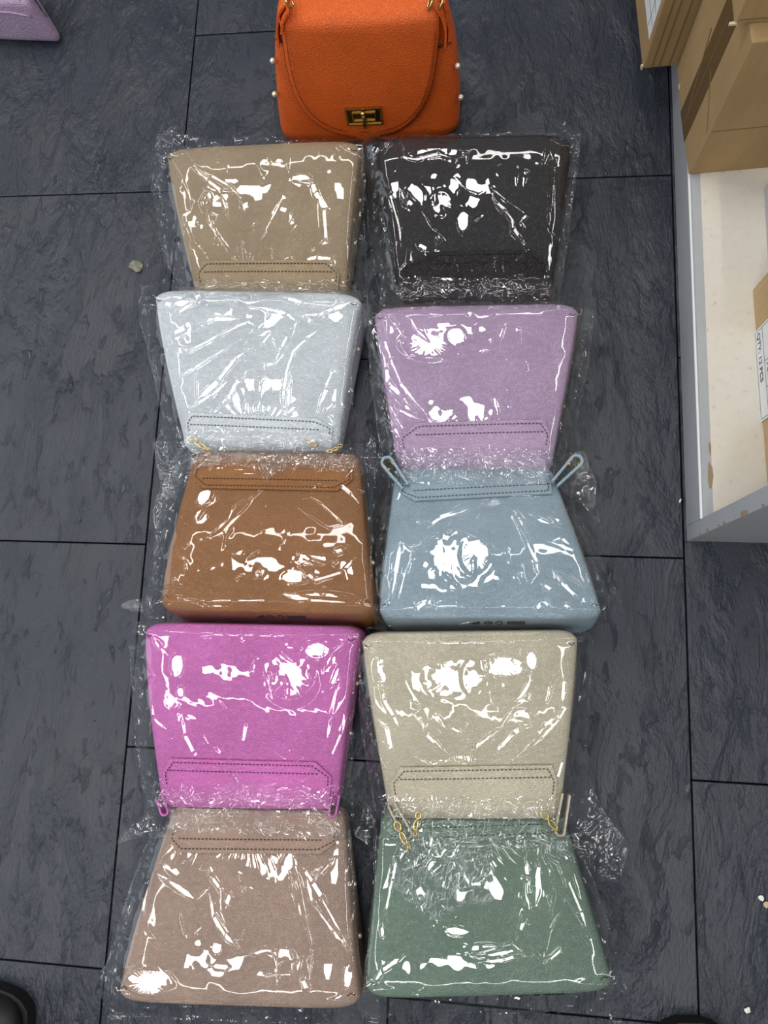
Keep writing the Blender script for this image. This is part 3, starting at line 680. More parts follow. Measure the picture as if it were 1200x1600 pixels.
FILMS['blue'] = dict(zm=((560, 690), .3667), out=[(583, 735), (592, 708), (620, 712), (760, 722), (880, 712), (912, 703), (930, 745), (936, 836), (905, 828), (930, 880), (958, 950), (986, 990), (975, 998), (950, 985), (935, 976), (780, 990), (600, 992), (573, 985), (588, 945), (592, 850)],
  cr=[[(620, 240), (650, 310), (720, 430), (760, 520), (765, 560), (740, 605)], [(655, 262), (680, 320), (715, 385)], [(660, 265), (720, 340)], [(700, 305), (790, 320), (860, 365)], [(810, 425), (870, 410), (915, 465), (810, 425)], [(240, 265), (250, 340), (300, 340), (430, 265)], [(275, 385), (350, 320), (490, 280)], [(180, 420), (220, 450), (270, 440), (440, 310)], [(240, 450), (200, 560), (160, 695)], [(180, 420), (160, 560), (138, 680)], [(500, 280), (560, 245), (610, 235)], [(630, 238), (770, 232)], [(830, 545), (860, 600), (950, 680)], [(840, 545), (1030, 690)], [(230, 680), (250, 710), (300, 675), (320, 695), (360, 675)], [(740, 690), (760, 710), (790, 680), (830, 715)], [(190, 175), (160, 270)], [(780, 605), (830, 640)], [(900, 220), (940, 270), (1000, 320)], [(960, 90), (990, 200), (1000, 340)], [(870, 690), (900, 715)]],
  pa=[(395, 500, 135, 125), (500, 480, 55, 70), (560, 258, 40, 18), (815, 335, 45, 14)], g=(620, 235))
FILMS['pink'] = dict(zm=((180, 950), .35), out=[(213, 990), (222, 976), (300, 964), (545, 968), (570, 988), (568, 1060), (562, 1150), (558, 1225), (590, 1275), (578, 1322), (540, 1312), (505, 1296), (470, 1280), (400, 1272), (310, 1290), (240, 1300), (185, 1318), (196, 1300), (240, 1262), (226, 1225), (214, 1150), (218, 1080)],
  cr=[[(165, 130), (200, 180), (240, 210)], [(240, 550), (170, 490), (165, 415)], [(150, 120), (170, 300), (160, 420)], [(130, 150), (155, 410)], [(110, 520), (150, 490), (180, 485)], [(665, 285), (690, 360), (710, 425)], [(300, 470), (310, 570), (350, 650), (400, 700)], [(585, 500), (570, 620)], [(990, 245), (995, 330), (960, 480), (940, 650)], [(1000, 260), (960, 360)], [(1050, 130), (970, 200), (930, 290)], [(1045, 400), (1010, 560), (940, 720)], [(440, 625), (480, 655)], [(370, 130), (430, 120), (410, 165)], [(560, 120), (570, 150)]] + [[(580 + (x - 580) * .25, 830 + (y - 830) * .25), (x, y)] for x, y in ((400, 700), (470, 690), (525, 735), (640, 735), (700, 715), (765, 755), (830, 725), (345, 775), (870, 785))],
  pa=[(780, 300, 100, 105), (900, 190, 50, 35), (275, 255, 26, 44), (290, 375, 14, 20)], g=(590, 850), rad=(870, 290))
FILMS['cream'] = dict(zm=((540, 970), .375), out=[(558, 998), (600, 984), (905, 982), (914, 1000), (911, 1110), (910, 1190), (938, 1255), (981, 1316), (966, 1380), (945, 1372), (900, 1345), (830, 1325), (775, 1330), (772, 1405), (715, 1412), (682, 1443), (612, 1386), (606, 1362), (622, 1318), (590, 1258), (572, 1150)],
  cr=[[(145, 240), (160, 330), (200, 400), (235, 480)], [(255, 255), (300, 350), (330, 470), (430, 560)], [(60, 260), (110, 400), (130, 520), (180, 640)], [(110, 380), (170, 440), (190, 540), (200, 620)], [(270, 330), (320, 430)], [(375, 380), (430, 470)], [(430, 440), (485, 470)], [(770, 210), (770, 250), (720, 335), (760, 330), (790, 270)], [(560, 590), (530, 540), (640, 450), (720, 340)], [(690, 370), (690, 410), (770, 435), (700, 470), (620, 560), (600, 590)], [(710, 430), (775, 435)], [(690, 590), (760, 530), (830, 440), (920, 360), (890, 410), (820, 490), (700, 590)], [(910, 240), (905, 360)], [(270, 560), (350, 600), (450, 580), (530, 600)], [(910, 560), (880, 680)], [(540, 620), (545, 700)], [(60, 80), (140, 170)], [(460, 620), (480, 700), (510, 760)], [(720, 640), (620, 700), (560, 740)], [(560, 1010 - 230), (560, 860), (575, 900)], [(330, 990), (420, 870), (500, 800)], [(1080, 830), (1175, 920), (1140, 985)]],
  pa=[(430, 240, 90, 75), (530, 235, 40, 60), (660, 190, 90, 40), (775, 165, 22, 36), (735, 400, 35, 25), (490, 580, 50, 18)], g=(545, 720), rad=(420, 205))
FILMS['mauve'] = dict(zm=((150, 1230), .375), out=[(172, 1585), (178, 1548), (203, 1450), (222, 1370), (248, 1284), (400, 1275), (555, 1282), (566, 1340), (568, 1560), (575, 1600), (545, 1590), (520, 1580), (300, 1574), (215, 1575), (196, 1592)],
  cr=[[(445, 325), (520, 430), (520, 520), (560, 620), (600, 665)], [(470, 425), (490, 540), (540, 620), (590, 670)], [(420, 470), (470, 425)], [(240, 345), (300, 390), (420, 475)], [(240, 345), (270, 310), (370, 390)], [(820, 280), (850, 400), (890, 600), (900, 650), (885, 860)], [(825, 275), (940, 460), (1040, 650), (1080, 740)], [(870, 350), (900, 480), (990, 600), (1060, 690)], [(805, 350), (870, 590)], [(895, 360), (960, 340), (1000, 290)], [(900, 400), (990, 300)], [(630, 705), (700, 680), (745, 685), (750, 720)], [(480, 745), (560, 750)], [(700, 790), (830, 775), (860, 700)], [(270, 300), (340, 230), (410, 170)], [(230, 350), (190, 560)], [(410, 610), (450, 575)], [(855, 790), (885, 855)], [(110, 890), (350, 905), (700, 915), (1020, 930)], [(700, 240), (705, 275)], [(540, 500), (560, 440)], [(600, 440), (620, 410)]],
  pa=[(215, 810, 90, 45), (790, 700, 40, 24), (500, 675, 20, 20), (1050, 790, 18, 45)], g=(640, 130))
FILMS['green'] = dict(zm=((540, 1260), .3833), out=[(566, 1570), (570, 1540), (586, 1400), (588, 1290), (890, 1286), (905, 1318), (940, 1420), (966, 1530), (970, 1600), (957, 1602), (944, 1568), (800, 1582), (600, 1582), (590, 1602), (574, 1602)],
  cr=[[(740, 140), (745, 300), (735, 440), (700, 540), (715, 600)], [(740, 200), (740, 470), (765, 490)], [(800, 195), (850, 300), (900, 380), (960, 480), (990, 540)], [(805, 195), (880, 235), (910, 310), (960, 430), (995, 530)], [(790, 210), (775, 400)], [(810, 640), (840, 500), (870, 440)], [(815, 640), (880, 580), (905, 570)], [(470, 180), (475, 270), (510, 320), (555, 315), (580, 250), (585, 170)], [(580, 160), (630, 160)], [(310, 155), (440, 155)], [(440, 160), (390, 240), (330, 290)], [(215, 170), (190, 300), (165, 430), (175, 470)], [(105, 730), (150, 670), (240, 605)], [(450, 605), (560, 595), (680, 560), (720, 600), (620, 625), (480, 605)], [(545, 635), (650, 625), (720, 600)], [(150, 480), (150, 540)], [(140, 765), (280, 750), (320, 740), (420, 760)], [(1090, 740), (1100, 820), (1105, 870)]],
  pa=[(620, 590, 130, 22), (395, 185, 55, 28), (360, 255, 25, 30), (470, 320, 40, 16), (450, 510, 45, 16)], g=(540, 60))

def inpoly(x, y, poly):
    ins = np.zeros(x.shape, bool); n = len(poly)
    for k in range(n):
        (x0, y0), (x1, y1) = poly[k], poly[(k + 1) % n]
        if y0 == y1: continue
        c = ((y0 > y) != (y1 > y)) & (x < (x1 - x0) * (y - y0) / (y1 - y0) + x0); ins ^= c
    return ins
def tri(t): return np.abs(t - np.floor(t) - 0.5) * 2
def crumple(x, y, seed):
    r = np.random.default_rng(seed); z = np.zeros_like(x)
    wx = vnoise(x, y, .02, seed + 1) * .014; wy = vnoise(x, y, .02, seed + 2) * .014
    for A, lam in ((.0044, .034), (.0036, .022), (.0022, .0135)):
        for _ in range(2):
            a = r.random() * math.pi; z += A * .7 * tri(((x + wx) * math.cos(a) + (y + wy) * math.sin(a)) / lam + r.random())
    return z
def ridge(Z, X, Y, pts, amp, sig):
    P = np.array([p[:2] for p in pts]); seg = np.linalg.norm(np.diff(P, axis=0), axis=1); tot = seg.sum(); cum = 0.0
    best = np.full(Z.shape, 1e9); par = np.zeros(Z.shape)
    x0, y0 = P.min(0) - 5 * sig; x1, y1 = P.max(0) + 5 * sig
    i0 = max(0, int((x0 - X[0, 0]) / CELL)); i1 = min(Z.shape[0], int((x1 - X[0, 0]) / CELL) + 2); j0 = max(0, int((y0 - Y[0, 0]) / CELL)); j1 = min(Z.shape[1], int((y1 - Y[0, 0]) / CELL) + 2)
    if i1 <= i0 or j1 <= j0: return
    xs = X[i0:i1, j0:j1]; ys = Y[i0:i1, j0:j1]; best = np.full(xs.shape, 1e9); par = np.zeros(xs.shape)
    for a, b, l in zip(P[:-1], P[1:], seg):
        d = b - a; t = np.clip(((xs - a[0]) * d[0] + (ys - a[1]) * d[1]) / (l * l + 1e-12), 0, 1)
        dist = np.hypot(xs - a[0] - t * d[0], ys - a[1] - t * d[1]); m = dist < best
        best = np.where(m, dist, best); par = np.where(m, (cum + t * l) / tot, par); cum += l
    env = np.clip(np.minimum(par, 1 - par) / .18, 0.12, 1) ** .8
    w = sig * (0.8 + .5 * vnoise(xs, ys, .012, 5) + .25)
    Z[i0:i1, j0:j1] += amp * env * np.exp(-np.power(best / w, 1.5))

def needed_gradient(P, lamp):
    v = np.array([0, 0, CAM_H]) - P; v /= np.linalg.norm(v); l = np.array(lamp) - P; l /= np.linalg.norm(l); h = v + l
    return -h[0] / h[2], -h[1] / h[2]

GLINTS = [(x + dx, y + dy, z) for x, y, z in LAMPS for dx in (-.1, 0, .1) for dy in (-.1, 0, .1)]
GLINTS += [(x, y, 2.70) for x in (-1.95, 1.55) for y in np.arange(-1.8, 2.2, .08)] + [(x, y, 2.70) for y in (-1.75, 2.15) for x in np.arange(-1.8, 1.4, .08)]
GLINTS = np.array(GLINTS)
def glint_gradients(P):
    v = np.array([0, 0, CAM_H]) - P; v = v / np.linalg.norm(v); l = GLINTS - P; l = l / np.linalg.norm(l, axis=1)[:, None]; h = l + v
    return -h[:, :2] / h[:, 2:]
def fold(Z, base, X, Y, pts, width, r):
    """a sharp fold: along each segment the film stands up in a narrow flat facet, as taut film does"""
    P = np.array([p[:2] for p in pts]); n_ = len(P)
    ij = lambda p: (int(np.clip((p[0] - X[0, 0]) / CELL, 1, Z.shape[0] - 2)), int(np.clip((p[1] - Y[0, 0]) / CELL, 1, Z.shape[1] - 2)))
    zv = [base[ij(p)] for p in P]; seg = np.linalg.norm(np.diff(P, axis=0), axis=1); tot = seg.sum(); cum = 0.0
    for k in range(n_ - 1):
        a, c = P[k], P[k + 1]; l = seg[k]
        if l < 1e-4: continue
        t = (c - a) / l; nn = np.array([-t[1], t[0]]); st = (zv[k + 1] - zv[k]) / l; m = (a + c) / 2; im = ij(m)
        g0 = np.array([(base[im[0] + 1, im[1]] - base[im[0] - 1, im[1]]) / (2 * CELL), (base[im[0], im[1] + 1] - base[im[0], im[1] - 1]) / (2 * CELL)])
        G = glint_gradients(np.array([m[0], m[1], base[im]])); res = np.abs(G @ t - st); dn = np.abs((G - g0) @ nn)
        cost = res * 6 + np.where(dn < .08, (.08 - dn) * 2, dn) + r.random(len(G)) * .05
        g = G[np.argmin(cost)]; sn = g @ nn; st2 = g @ t if abs(g @ t - st) < .12 else st
        w0 = width * (.75 + .6 * r.random()); pad = w0 * 2.2
        x0, y0 = np.minimum(a, c) - pad; x1, y1 = np.maximum(a, c) + pad
        i0 = max(0, int((x0 - X[0, 0]) / CELL)); i1 = min(Z.shape[0], int((x1 - X[0, 0]) / CELL) + 2); j0 = max(0, int((y0 - Y[0, 0]) / CELL)); j1 = min(Z.shape[1], int((y1 - Y[0, 0]) / CELL) + 2)
        if i1 <= i0 or j1 <= j0: continue
        xs = X[i0:i1, j0:j1] - a[0]; ys = Y[i0:i1, j0:j1] - a[1]; s_ = xs * t[0] + ys * t[1]; d = xs * nn[0] + ys * nn[1]
        u = (cum + s_) / tot; w = w0 * np.clip(np.minimum(u, 1 - u) / .22, .22, 1)
        lift = abs(sn - g0 @ nn) * w * .5
        zt = zv[k] + st * l / 2 + st2 * (s_ - l / 2) + sn * d + lift + .0004
        W = np.clip(1 - (np.abs(d) - w * .5) / (w * .55), 0, 1) * np.clip(1 - (np.abs(s_ - l / 2) - l / 2) / .0012, 0, 1)
        W = W * W * (3 - 2 * W)
        Z[i0:i1, j0:j1] = Z[i0:i1, j0:j1] * (1 - W) + zt * W; cum += l

ORDER = ['beige', 'black', 'brown', 'blue', 'mauve', 'green', 'white', 'lilac', 'pink', 'cream']
for fi, nm in enumerate(ORDER):
    b = bags[nm]; fd = FILMS[nm]; (ox, oy), zs = fd['zm']; conv = Zc((ox, oy), zs)
    seed = 100 + 17 * fi
    poly = [surf_px(x, y, HALL)[:2] for x, y in fd['out']]
    pa = np.array(poly); i0 = max(0, int((pa[:, 0].min() - GX0) / CELL) - 3); i1 = min(NX, int((pa[:, 0].max() - GX0) / CELL) + 4)
    j0 = max(0, int((pa[:, 1].min() - GY0) / CELL) - 3); j1 = min(NY, int((pa[:, 1].max() - GY0) / CELL) + 4)
    X, Y = np.meshgrid(GX0 + (np.arange(i0, i1) + .5) * CELL, GY0 + (np.arange(j0, j1) + .5) * CELL, indexing='ij')
    own = HM[nm][i0:i1, j0:j1]; allh = HALL[i0:i1, j0:j1]
    oth = np.max(np.stack([HM[k][i0:i1, j0:j1] for k in HM if k != nm]), 0)
    pp, qq = b.PQ(np.stack([X, Y], -1))
    t = dilate(own, 4); t = dilate(t, 40, 1.25 * CELL)
    t = np.maximum(t, 0.0035); t = blur(t, 3.2)
    t = np.maximum(t, own + .0012); t = blur(t, 1.2)
    # where the open end lies over the next bag
    sm = np.clip((qq - 0.95) / 0.08, 0, 1); 
    o2 = blur(dilate(oth, 3), 2.5) + .0025
    t = np.where(oth > 0.004, np.maximum(t, o2 * np.clip(sm + .0, 0, 1)), t)
    t = blur(t, 1.5)
    base = blur(t, 5.0)
    # flat taut spots that mirror a ceiling panel
    Z = t + 0.0010
    Z += .0012 * vnoise(X, Y, .026, seed + 6) + .0004 * vnoise(X, Y, .011, seed + 7)      # general slackness
    gx, gy = np.gradient(base, CELL)
    for (cx, cy, rx, ry) in fd['pa']:
        pw = surf_px(ox + cx * zs, oy + cy * zs, HALL, .004); ii = int((pw[0] - GX0) / CELL) - i0; jj = int((pw[1] - GY0) / CELL) - j0
        if not (2 < ii < X.shape[0] - 3 and 2 < jj < X.shape[1] - 3): continue
        r1 = np.linalg.norm(surf_px(ox + (cx + rx) * zs, oy + cy * zs, HALL)[:2] - pw[:2]) * 1.0; r2 = np.linalg.norm(surf_px(ox + cx * zs, oy + (cy + ry) * zs, HALL)[:2] - pw[:2]) * 1.0
        r1 = max(min(r1, .08), .004); r2 = max(min(r2, .08), .004)
        g0 = np.array([gx[ii, jj], gy[ii, jj]]); bestg = None
        for lp_ in LAMPS:
            g = np.array(needed_gradient(pw, lp_)); 
            if bestg is None or np.linalg.norm(g - g0) < np.linalg.norm(bestg - g0): bestg = g
        # a slightly domed facet whose centre mirrors the panel, blended into the film
        dx = X - pw[0]; dy = Y - pw[1]; rho = np.sqrt((dx / r1) ** 2 + (dy / r2) ** 2)
        w = np.clip(1.45 - rho, 0, .45) / .45; w = w * w * (3 - 2 * w)
        facet = base[ii, jj] + bestg[0] * dx + bestg[1] * dy - 0.25 * (dx ** 2 / max(r1, .02) + dy ** 2 / max(r2, .02)) * .05
        facet += .00020 * vnoise(X, Y, .008, seed + 3) + .00016 * np.sin(np.arctan2(dy, dx) * 17) * vnoise(X, Y, .015, seed + 4) * np.clip(rho, 0, 1)
        need = np.max(np.where((w > .5) & (own > 0), own + .0012 - facet, -1)); facet = facet + min(max(need, 0.0), .006)
        Z = Z * (1 - w) + facet * w
    # folds seen in the film
    rf = np.random.default_rng(seed + 21)
    for k, cl in enumerate(fd['cr']):
        pts = [surf_px(x, y, HALL, .004) for x, y in conv(cl)]
        if np.linalg.norm(pts[-1] - pts[0]) < 1e-4: pts[-1] = pts[-1] + .001
        fold(Z, base + .0010, X, Y, pts, .0040 + .0012 * math.sin(k * 2.3), rf)
    r = np.random.default_rng(seed + 9)
    for k in range(16):                                  # lesser creases
        p0 = np.array([r.uniform(-.95, .95), r.uniform(0.02, .95)]); an = r.normal(0, .5) + (math.pi / 2); ln = r.uniform(.008, .035)
        a = b.S(p0[0], p0[1]); e = a + ln * np.array([math.cos(an), math.sin(an)]); mid = (a + e) / 2 + r.normal(0, .004, 2)
        ridge(Z, X, Y, [a, mid, e], .0007, .0018)
    # pull lines running to the gathered mouth
    gp = surf_px(ox + fd['g'][0] * zs, oy + fd['g'][1] * zs, HALL); ang = np.arctan2(Y - gp[1], X - gp[0]); rad = np.hypot(X - gp[0], Y - gp[1])
    Z += .0006 * np.power(tri(ang * 5.5 + 1.5 * vnoise(X, Y, .05, seed + 5)), 3) * np.clip(1 - rad / .085, 0, 1) * np.clip(rad / .012, 0, 1)
    # general slackness, crumpling at the mouth and along the loose sides
    wc = np.clip((qq - .93) / .12, 0, 1) + .45 * np.clip((np.abs(pp) - 1.0) / .06, 0, 1) + .35 * np.clip((-.02 - qq) / .08, 0, 1)
    wc = np.clip(wc, 0, 1); wc = blur(wc, 2.0)
    Z += wc * crumple(X, Y, seed + 8)
    mk0 = inpoly(X, Y, poly) & (wc > .3); cand = np.argwhere(mk0); zb_ = blur(Z, 2.0); dens = len(cand) * CELL * CELL
    for k in range(int(min(150, dens * 11000))):        # crisp little folds of the crumpled end
        c0 = cand[rf.integers(len(cand))]; p0 = np.array([X[c0[0], c0[1]], Y[c0[0], c0[1]]]); an = rf.random() * 2 * math.pi; pl_ = [p0]
        for _ in range(rf.integers(1, 4)): an += rf.normal(0, .5); p0 = p0 + rf.uniform(.004, .010) * np.array([math.cos(an), math.sin(an)]); pl_.append(p0)
        fold(Z, zb_, X, Y, pl_, rf.uniform(.0020, .0036), rf)
    Z = np.maximum(Z, allh * np.where(sm > 0, 1, 0) + .0010); Z = np.maximum(Z, own + .0007); Z = np.maximum(Z, .0015)
    Z += .00025 * (fi % 3)
    jx = X + .004 * vnoise(X, Y, .016, seed + 10); jy = Y + .004 * vnoise(X, Y, .016, seed + 11)
    mask = inpoly(jx, jy, poly)
    mask &= ~((oth > own + .004) & (sm < .02) & (oth > .02))       # no film inside the neighbouring bag
    mbl = blur(mask.astype(float), 1.8); Z += .0030 * np.exp(-((mbl - .80) / .13) ** 2) * (sm + np.clip((np.abs(pp) - .98) / .03, 0, 1)).clip(0, 1)   # rolled film edge
    def sheet(name, Zs, mk, parent):
        idx = -np.ones(X.shape, int); idx[mk] = np.arange(mk.sum())
        quad = mk[:-1, :-1] & mk[1:, :-1] & mk[:-1, 1:] & mk[1:, 1:]
        fq = np.stack([idx[:-1, :-1][quad], idx[1:, :-1][quad], idx[1:, 1:][quad], idx[:-1, 1:][quad]], 1)
        vv = np.stack([X[mk] - b.org[0], Y[mk] - b.org[1], Zs[mk]], 1)
        me = bpy.data.meshes.new(name); me.vertices.add(len(vv)); me.vertices.foreach_set('co', vv.ravel())
        me.loops.add(fq.size); me.loops.foreach_set('vertex_index', fq.ravel().astype(np.int32)); me.polygons.add(len(fq))
        me.polygons.foreach_set('loop_start', np.arange(0, fq.size, 4, dtype=np.int32)); me.polygons.foreach_set('loop_total', np.full(len(fq), 4, np.int32))
        me.update(calc_edges=True); me.validate()
        return link(name, me, FILM, parent)
    o = sheet('plastic_wrapper', Z, mask, b.root); tag(o, 'wrinkled clear plastic film')
    # a second, crumpled layer where the open end is gathered
    ends = inpoly(X + .010 * vnoise(X, Y, .02, seed + 12), Y + .010 * vnoise(X, Y, .02, seed + 13), poly) & mask & ((qq > 1.0) | (np.abs(pp) > 1.03))
    lab = np.zeros(ends.shape, int); nl = 0; cells = list(zip(*np.nonzero(ends)))
    for c0 in cells:
        if lab[c0]: continue
        nl += 1; stack = [c0]; lab[c0] = nl
        while stack:
            ci, cj = stack.pop()
            for di, dj in ((1, 0), (-1, 0), (0, 1), (0, -1)):
                q_ = (ci + di, cj + dj)
                if 0 <= q_[0] < ends.shape[0] and 0 <= q_[1] < ends.shape[1] and ends[q_] and not lab[q_]: lab[q_] = nl; stack.append(q_)
    for k in range(1, nl + 1):
        if (lab == k).sum() > 900: sheet('gathered_end', np.maximum(t + .002 + crumple(X * 1.15, Y * 1.15, seed + 40) * 1.1, allh + .001), lab == k, o)

# ------------------------------------------------------------------ the orange sample bag, standing upright
OR = leather('orange_leather', (222, 97, 28), .42, .6); ORD = leather('orange_edge', (120, 46, 14), .5)
FY0, FY1 = 0.785, 0.805                    # front face at the floor and at the fold
def fpt(px, py, off=0.0):                   # point on the slightly leaning front face
    d = ray(px, py); n = np.array([0, 0.21, -(FY1 - FY0)]); p0 = np.array([0, FY0 - off, 0]); o = np.array([0, 0, CAM_H])
    return o + d * ((p0 - o) @ n) / (d @ n)
orr = empty('handbag', (-0.165, 0.83, 0)); tag(orr, 'unwrapped orange leather handbag standing upright with a gold turn lock', 'handbag')
oo = (-0.165, 0.83, 0)
edge_l = [fpt(x, y) for x, y in ((437, 219), (434, 200), (430, 150), (428, 105), (429, 62))]
edge_r = [fpt(x, y) for x, y in ((718, 219), (718, 200), (716, 150), (711, 105), (706, 66))]
zl = [p[2] for p in edge_l]
def lr(z):
    zz = np.array([p[2] for p in edge_l]); xl = np.interp(z, zz, [p[0] for p in edge_l]); zr = np.array([p[2] for p in edge_r]); return xl, np.interp(z, zr, [p[0] for p in edge_r])
V = []; Fc = []; n = 56; th = np.linspace(0, 2 * np.pi, n, endpoint=False)
cx_ = np.sign(np.cos(th)) * np.abs(np.cos(th)) ** (2 / 6); cy_ = np.sign(np.sin(th)) * np.abs(np.sin(th)) ** (2 / 6)
TOPZ = fpt(570, 50)[2] + .011
zst = [(.0006, .97), (.004, 1.0), (.02, 1), (.05, 1), (.08, 1), (.11, 1), (.14, 1), (TOPZ - .03, 1), (TOPZ - .012, .985), (TOPZ - .004, .95), (TOPZ, .88)]
for z, s in zst:
    xl, xr = lr(min(z, TOPZ - .045)); kk = np.clip((z - (TOPZ - .045)) / .045, 0, 1); xl, xr = xl + .012 * kk, xr - .012 * kk
    yf = FY0 + (FY1 - FY0) * z / .21; yb = .895 - .035 * z / .21
    for k in range(n): V.append(((xl + xr) / 2 + (xr - xl) / 2 * s * cx_[k], (yf + yb) / 2 + (yb - yf) / 2 * s * cy_[k], z))
for i in range(len(zst) - 1):
    for k in range(n): Fc.append((i * n + k, i * n + (k + 1) % n, (i + 1) * n + (k + 1) % n, (i + 1) * n + k))
Fc += [tuple(range(n))[::-1], tuple((len(zst) - 1) * n + k for k in range(n))]
meshobj('body', V, Fc, OR, orr, True, oo)
# flap: down over the front with a deep U outline
ul = [(441, 50), (443, 68), (446, 90), (450, 110), (455, 130), (462, 150), (471, 167), (483, 183), (497, 195), (514, 204), (532, 209), (550, 212)]
ur = [(686, 50), (684, 68), (682, 90), (679, 110), (675, 130), (669, 150), (661, 167), (650, 183), (637, 195), (620, 204), (603, 209), (588, 212)]
pl = [fpt(x, y, .008) for x, y in ul]; pr = [fpt(x, y, .008) for x, y in ur]
tipc = fpt(569, 213, .008)
rows = []
topb = .875
R_ = .014; fy = pl[0][1]; fz = pl[0][2]
for k in range(5):                           # over the top, from the back to the front fold
    y = topb + (fy + R_ - topb) * k / 5; rows.append((np.array([pl[0][0] - .001, y, fz + R_]), np.array([pr[0][0] + .001, y, fz + R_])))
for k in range(7):
    a = math.pi / 2 * k / 7; rows.append((np.array([pl[0][0] - .0005, fy + R_ - R_ * math.sin(a), fz + R_ * math.cos(a)]), np.array([pr[0][0] + .0005, fy + R_ - R_ * math.sin(a), fz + R_ * math.cos(a)])))
for a, c in zip(pl[0:], pr[0:]): rows.append((a, c))
V = []; Fc = []; nc = 24
for i, (a, c) in enumerate(rows):
    for j in range(nc + 1):
        u = j / nc; p = a + (c - a) * u; bulge = .004 * math.sin(math.pi * u); w_ = float(np.clip((i - 4) / 8, 0, 1)); V.append((p[0], p[1] - bulge * w_, p[2] + bulge * .5 * (1 - w_)))
W = nc + 1
# rounded tip
a, c = rows[-1]; 
for j in range(nc + 1):
    u = j / nc; p = a + (c - a) * u; V.append((p[0], p[1] - .004 * math.sin(math.pi * u), p[2] + (tipc[2] - (a[2] + c[2]) / 2) * math.sin(math.pi * u)))
nrw = len(rows) + 1
for i in range(nrw - 1):
    for j in range(nc): Fc.append((i * W + j, i * W + j + 1, (i + 1) * W + j + 1, (i + 1) * W + j))
fl = meshobj('flap', V, Fc, OR, orr, True, oo)
so = fl.modifiers.new('thickness', 'SOLIDIFY'); so.thickness = .003; so.offset = 0
edge_pts = pl + [tipc - np.array([0, .003, 0])] + pr[::-1]
MB().tube(edge_pts, .0014, 8).obj('flap_edge', ORD, orr, True, oo)
for a_, b_ in (((429, 61), (442, 66)), ((683, 75), (706, 66))): MB().tube([fpt(*a_, .001), fpt((a_[0] + b_[0]) / 2, (a_[1] + b_[1]) / 2 - 1, .003), fpt(*b_, .001)], .0016, 8).obj('panel_edge', ORD, orr, True, oo)
mb = MB(); 
per_l = [fpt(x + 5, y - (0 if y < 120 else (y - 120) * .05), .0125) for x, y in ul]; per_r = [fpt(x - 5, y - (0 if y < 120 else (y - 120) * .05), .0125) for x, y in ur]
dash(mb, per_l + [fpt(570, 206, .0150)] + per_r[::-1], .0042, .0028, .00045, (0, -1, 0)); tag(mb.obj('stitching', ORD, orr, False, oo), kind='stuff')
# turn lock
c = fpt(569, 181, .0140); hw = np.linalg.norm(fpt(597, 181, .0125) - fpt(541, 181, .0125)) / 2; hh = abs(fpt(569, 168, .0125)[2] - fpt(569, 194, .0125)[2]) / 2
LK = empty('turn_lock'); LK.parent = orr
ex, ez, ey = np.array([1, 0, 0]), np.array([0, .09, 1.0]), np.array([0, -1.0, .09]); GD = mat('dark_gold', lin(120, 100, 60), .25, 1.0)
MB().box(c, ex * hw, ez * hh, ey * .0012).obj('lock_plate', GD, LK, False, oo)
fr = MB()
for s in (-1, 1):
    fr.box(c + ex * s * (hw - .0012) + ey * .0016, ex * .0013, ez * hh, ey * .0012); fr.box(c + ez * s * (hh - .001) + ey * .0016, ex * hw, ez * .0011, ey * .0012)
    fr.box(c + ex * s * hw * .62 + ey * .0022, ex * .0009, ez * hh * .5, ey * .001); fr.box(c + ez * s * hh * .48 + ey * .0022, ex * hw * .62, ez * .0008, ey * .001)
fr.obj('lock_frame', GOLD, LK, False, oo)
tk = MB(); tk.tube([c + ey * .001, c + ey * .006], .003, 12); tk.box(c + ey * .007 - ez * .001, ex * .0022, ez * hh * .95, ey * .0018); tk.ball(c + ey * .007 + ez * hh * .7, .0032, 8); tk.ball(c + ey * .007 - ez * hh * .95, .0022, 8)
tk.obj('turn_knob', GOLD, LK, True, oo)
# front panel side tabs, studs
for s, pts in ((-1, ((427, 95), (430, 147))), (1, ((714, 103), (719, 152)))):
    for x, y in pts:
        p = fpt(x, y, -.008); MB().ball((p[0] + s * .001, p[1], p[2]), .0042, 10).obj('stud', PEARL, orr, True, oo)
# strap loops with their rings beside the flap
def strap(side, outer, gold):
    pts = [fpt(x, y, o) for x, y, o in outer]
    P = []
    for k in range(len(pts) - 1):
        for t in np.linspace(0, 1, 6, endpoint=False): P.append(pts[k] * (1 - t) + pts[k + 1] * t)
    P.append(pts[-1]); P = np.array(P)
    for _ in range(3): P[1:-1] = (P[:-2] + P[1:-1] * 2 + P[2:]) / 4
    o = MB().band(P, (0, 1.0, 0), .020, .003).obj('strap_loop', OR, orr, True, oo); o.modifiers.new('edge', 'EDGE_SPLIT').split_angle = math.radians(50)
    for gx_, gy_, rr, vert in gold:
        cc = fpt(gx_, gy_, .004); MB().tube([cc + rr * (math.cos(t) * np.array([.45 * side, 0, .9]) + math.sin(t) * np.array([0, 1.0, 0]) * .8) for t in np.linspace(0, 2 * math.pi, 20, endpoint=False)], .0017, 8, True).obj('ring', GOLD, orr, True, oo)
strap(-1, [(436, 66, -.004), (433, 38, -.004), (436, 12, -.004), (447, -3, -.004), (452, 8, .002), (442, 25, .004), (440, 44, .005)], [(452, 2, .008, 0)])
strap(1, [(696, 66, .000), (697, 40, .000), (692, 20, .000), (684, 6, .000), (676, -3, -.004)], [(672, 5, .008, 0)])
strap(1, [(701, 68, -.008), (703, 40, -.012), (699, 14, -.014), (694, -6, -.014)], [(688, 6, .007, 0)])

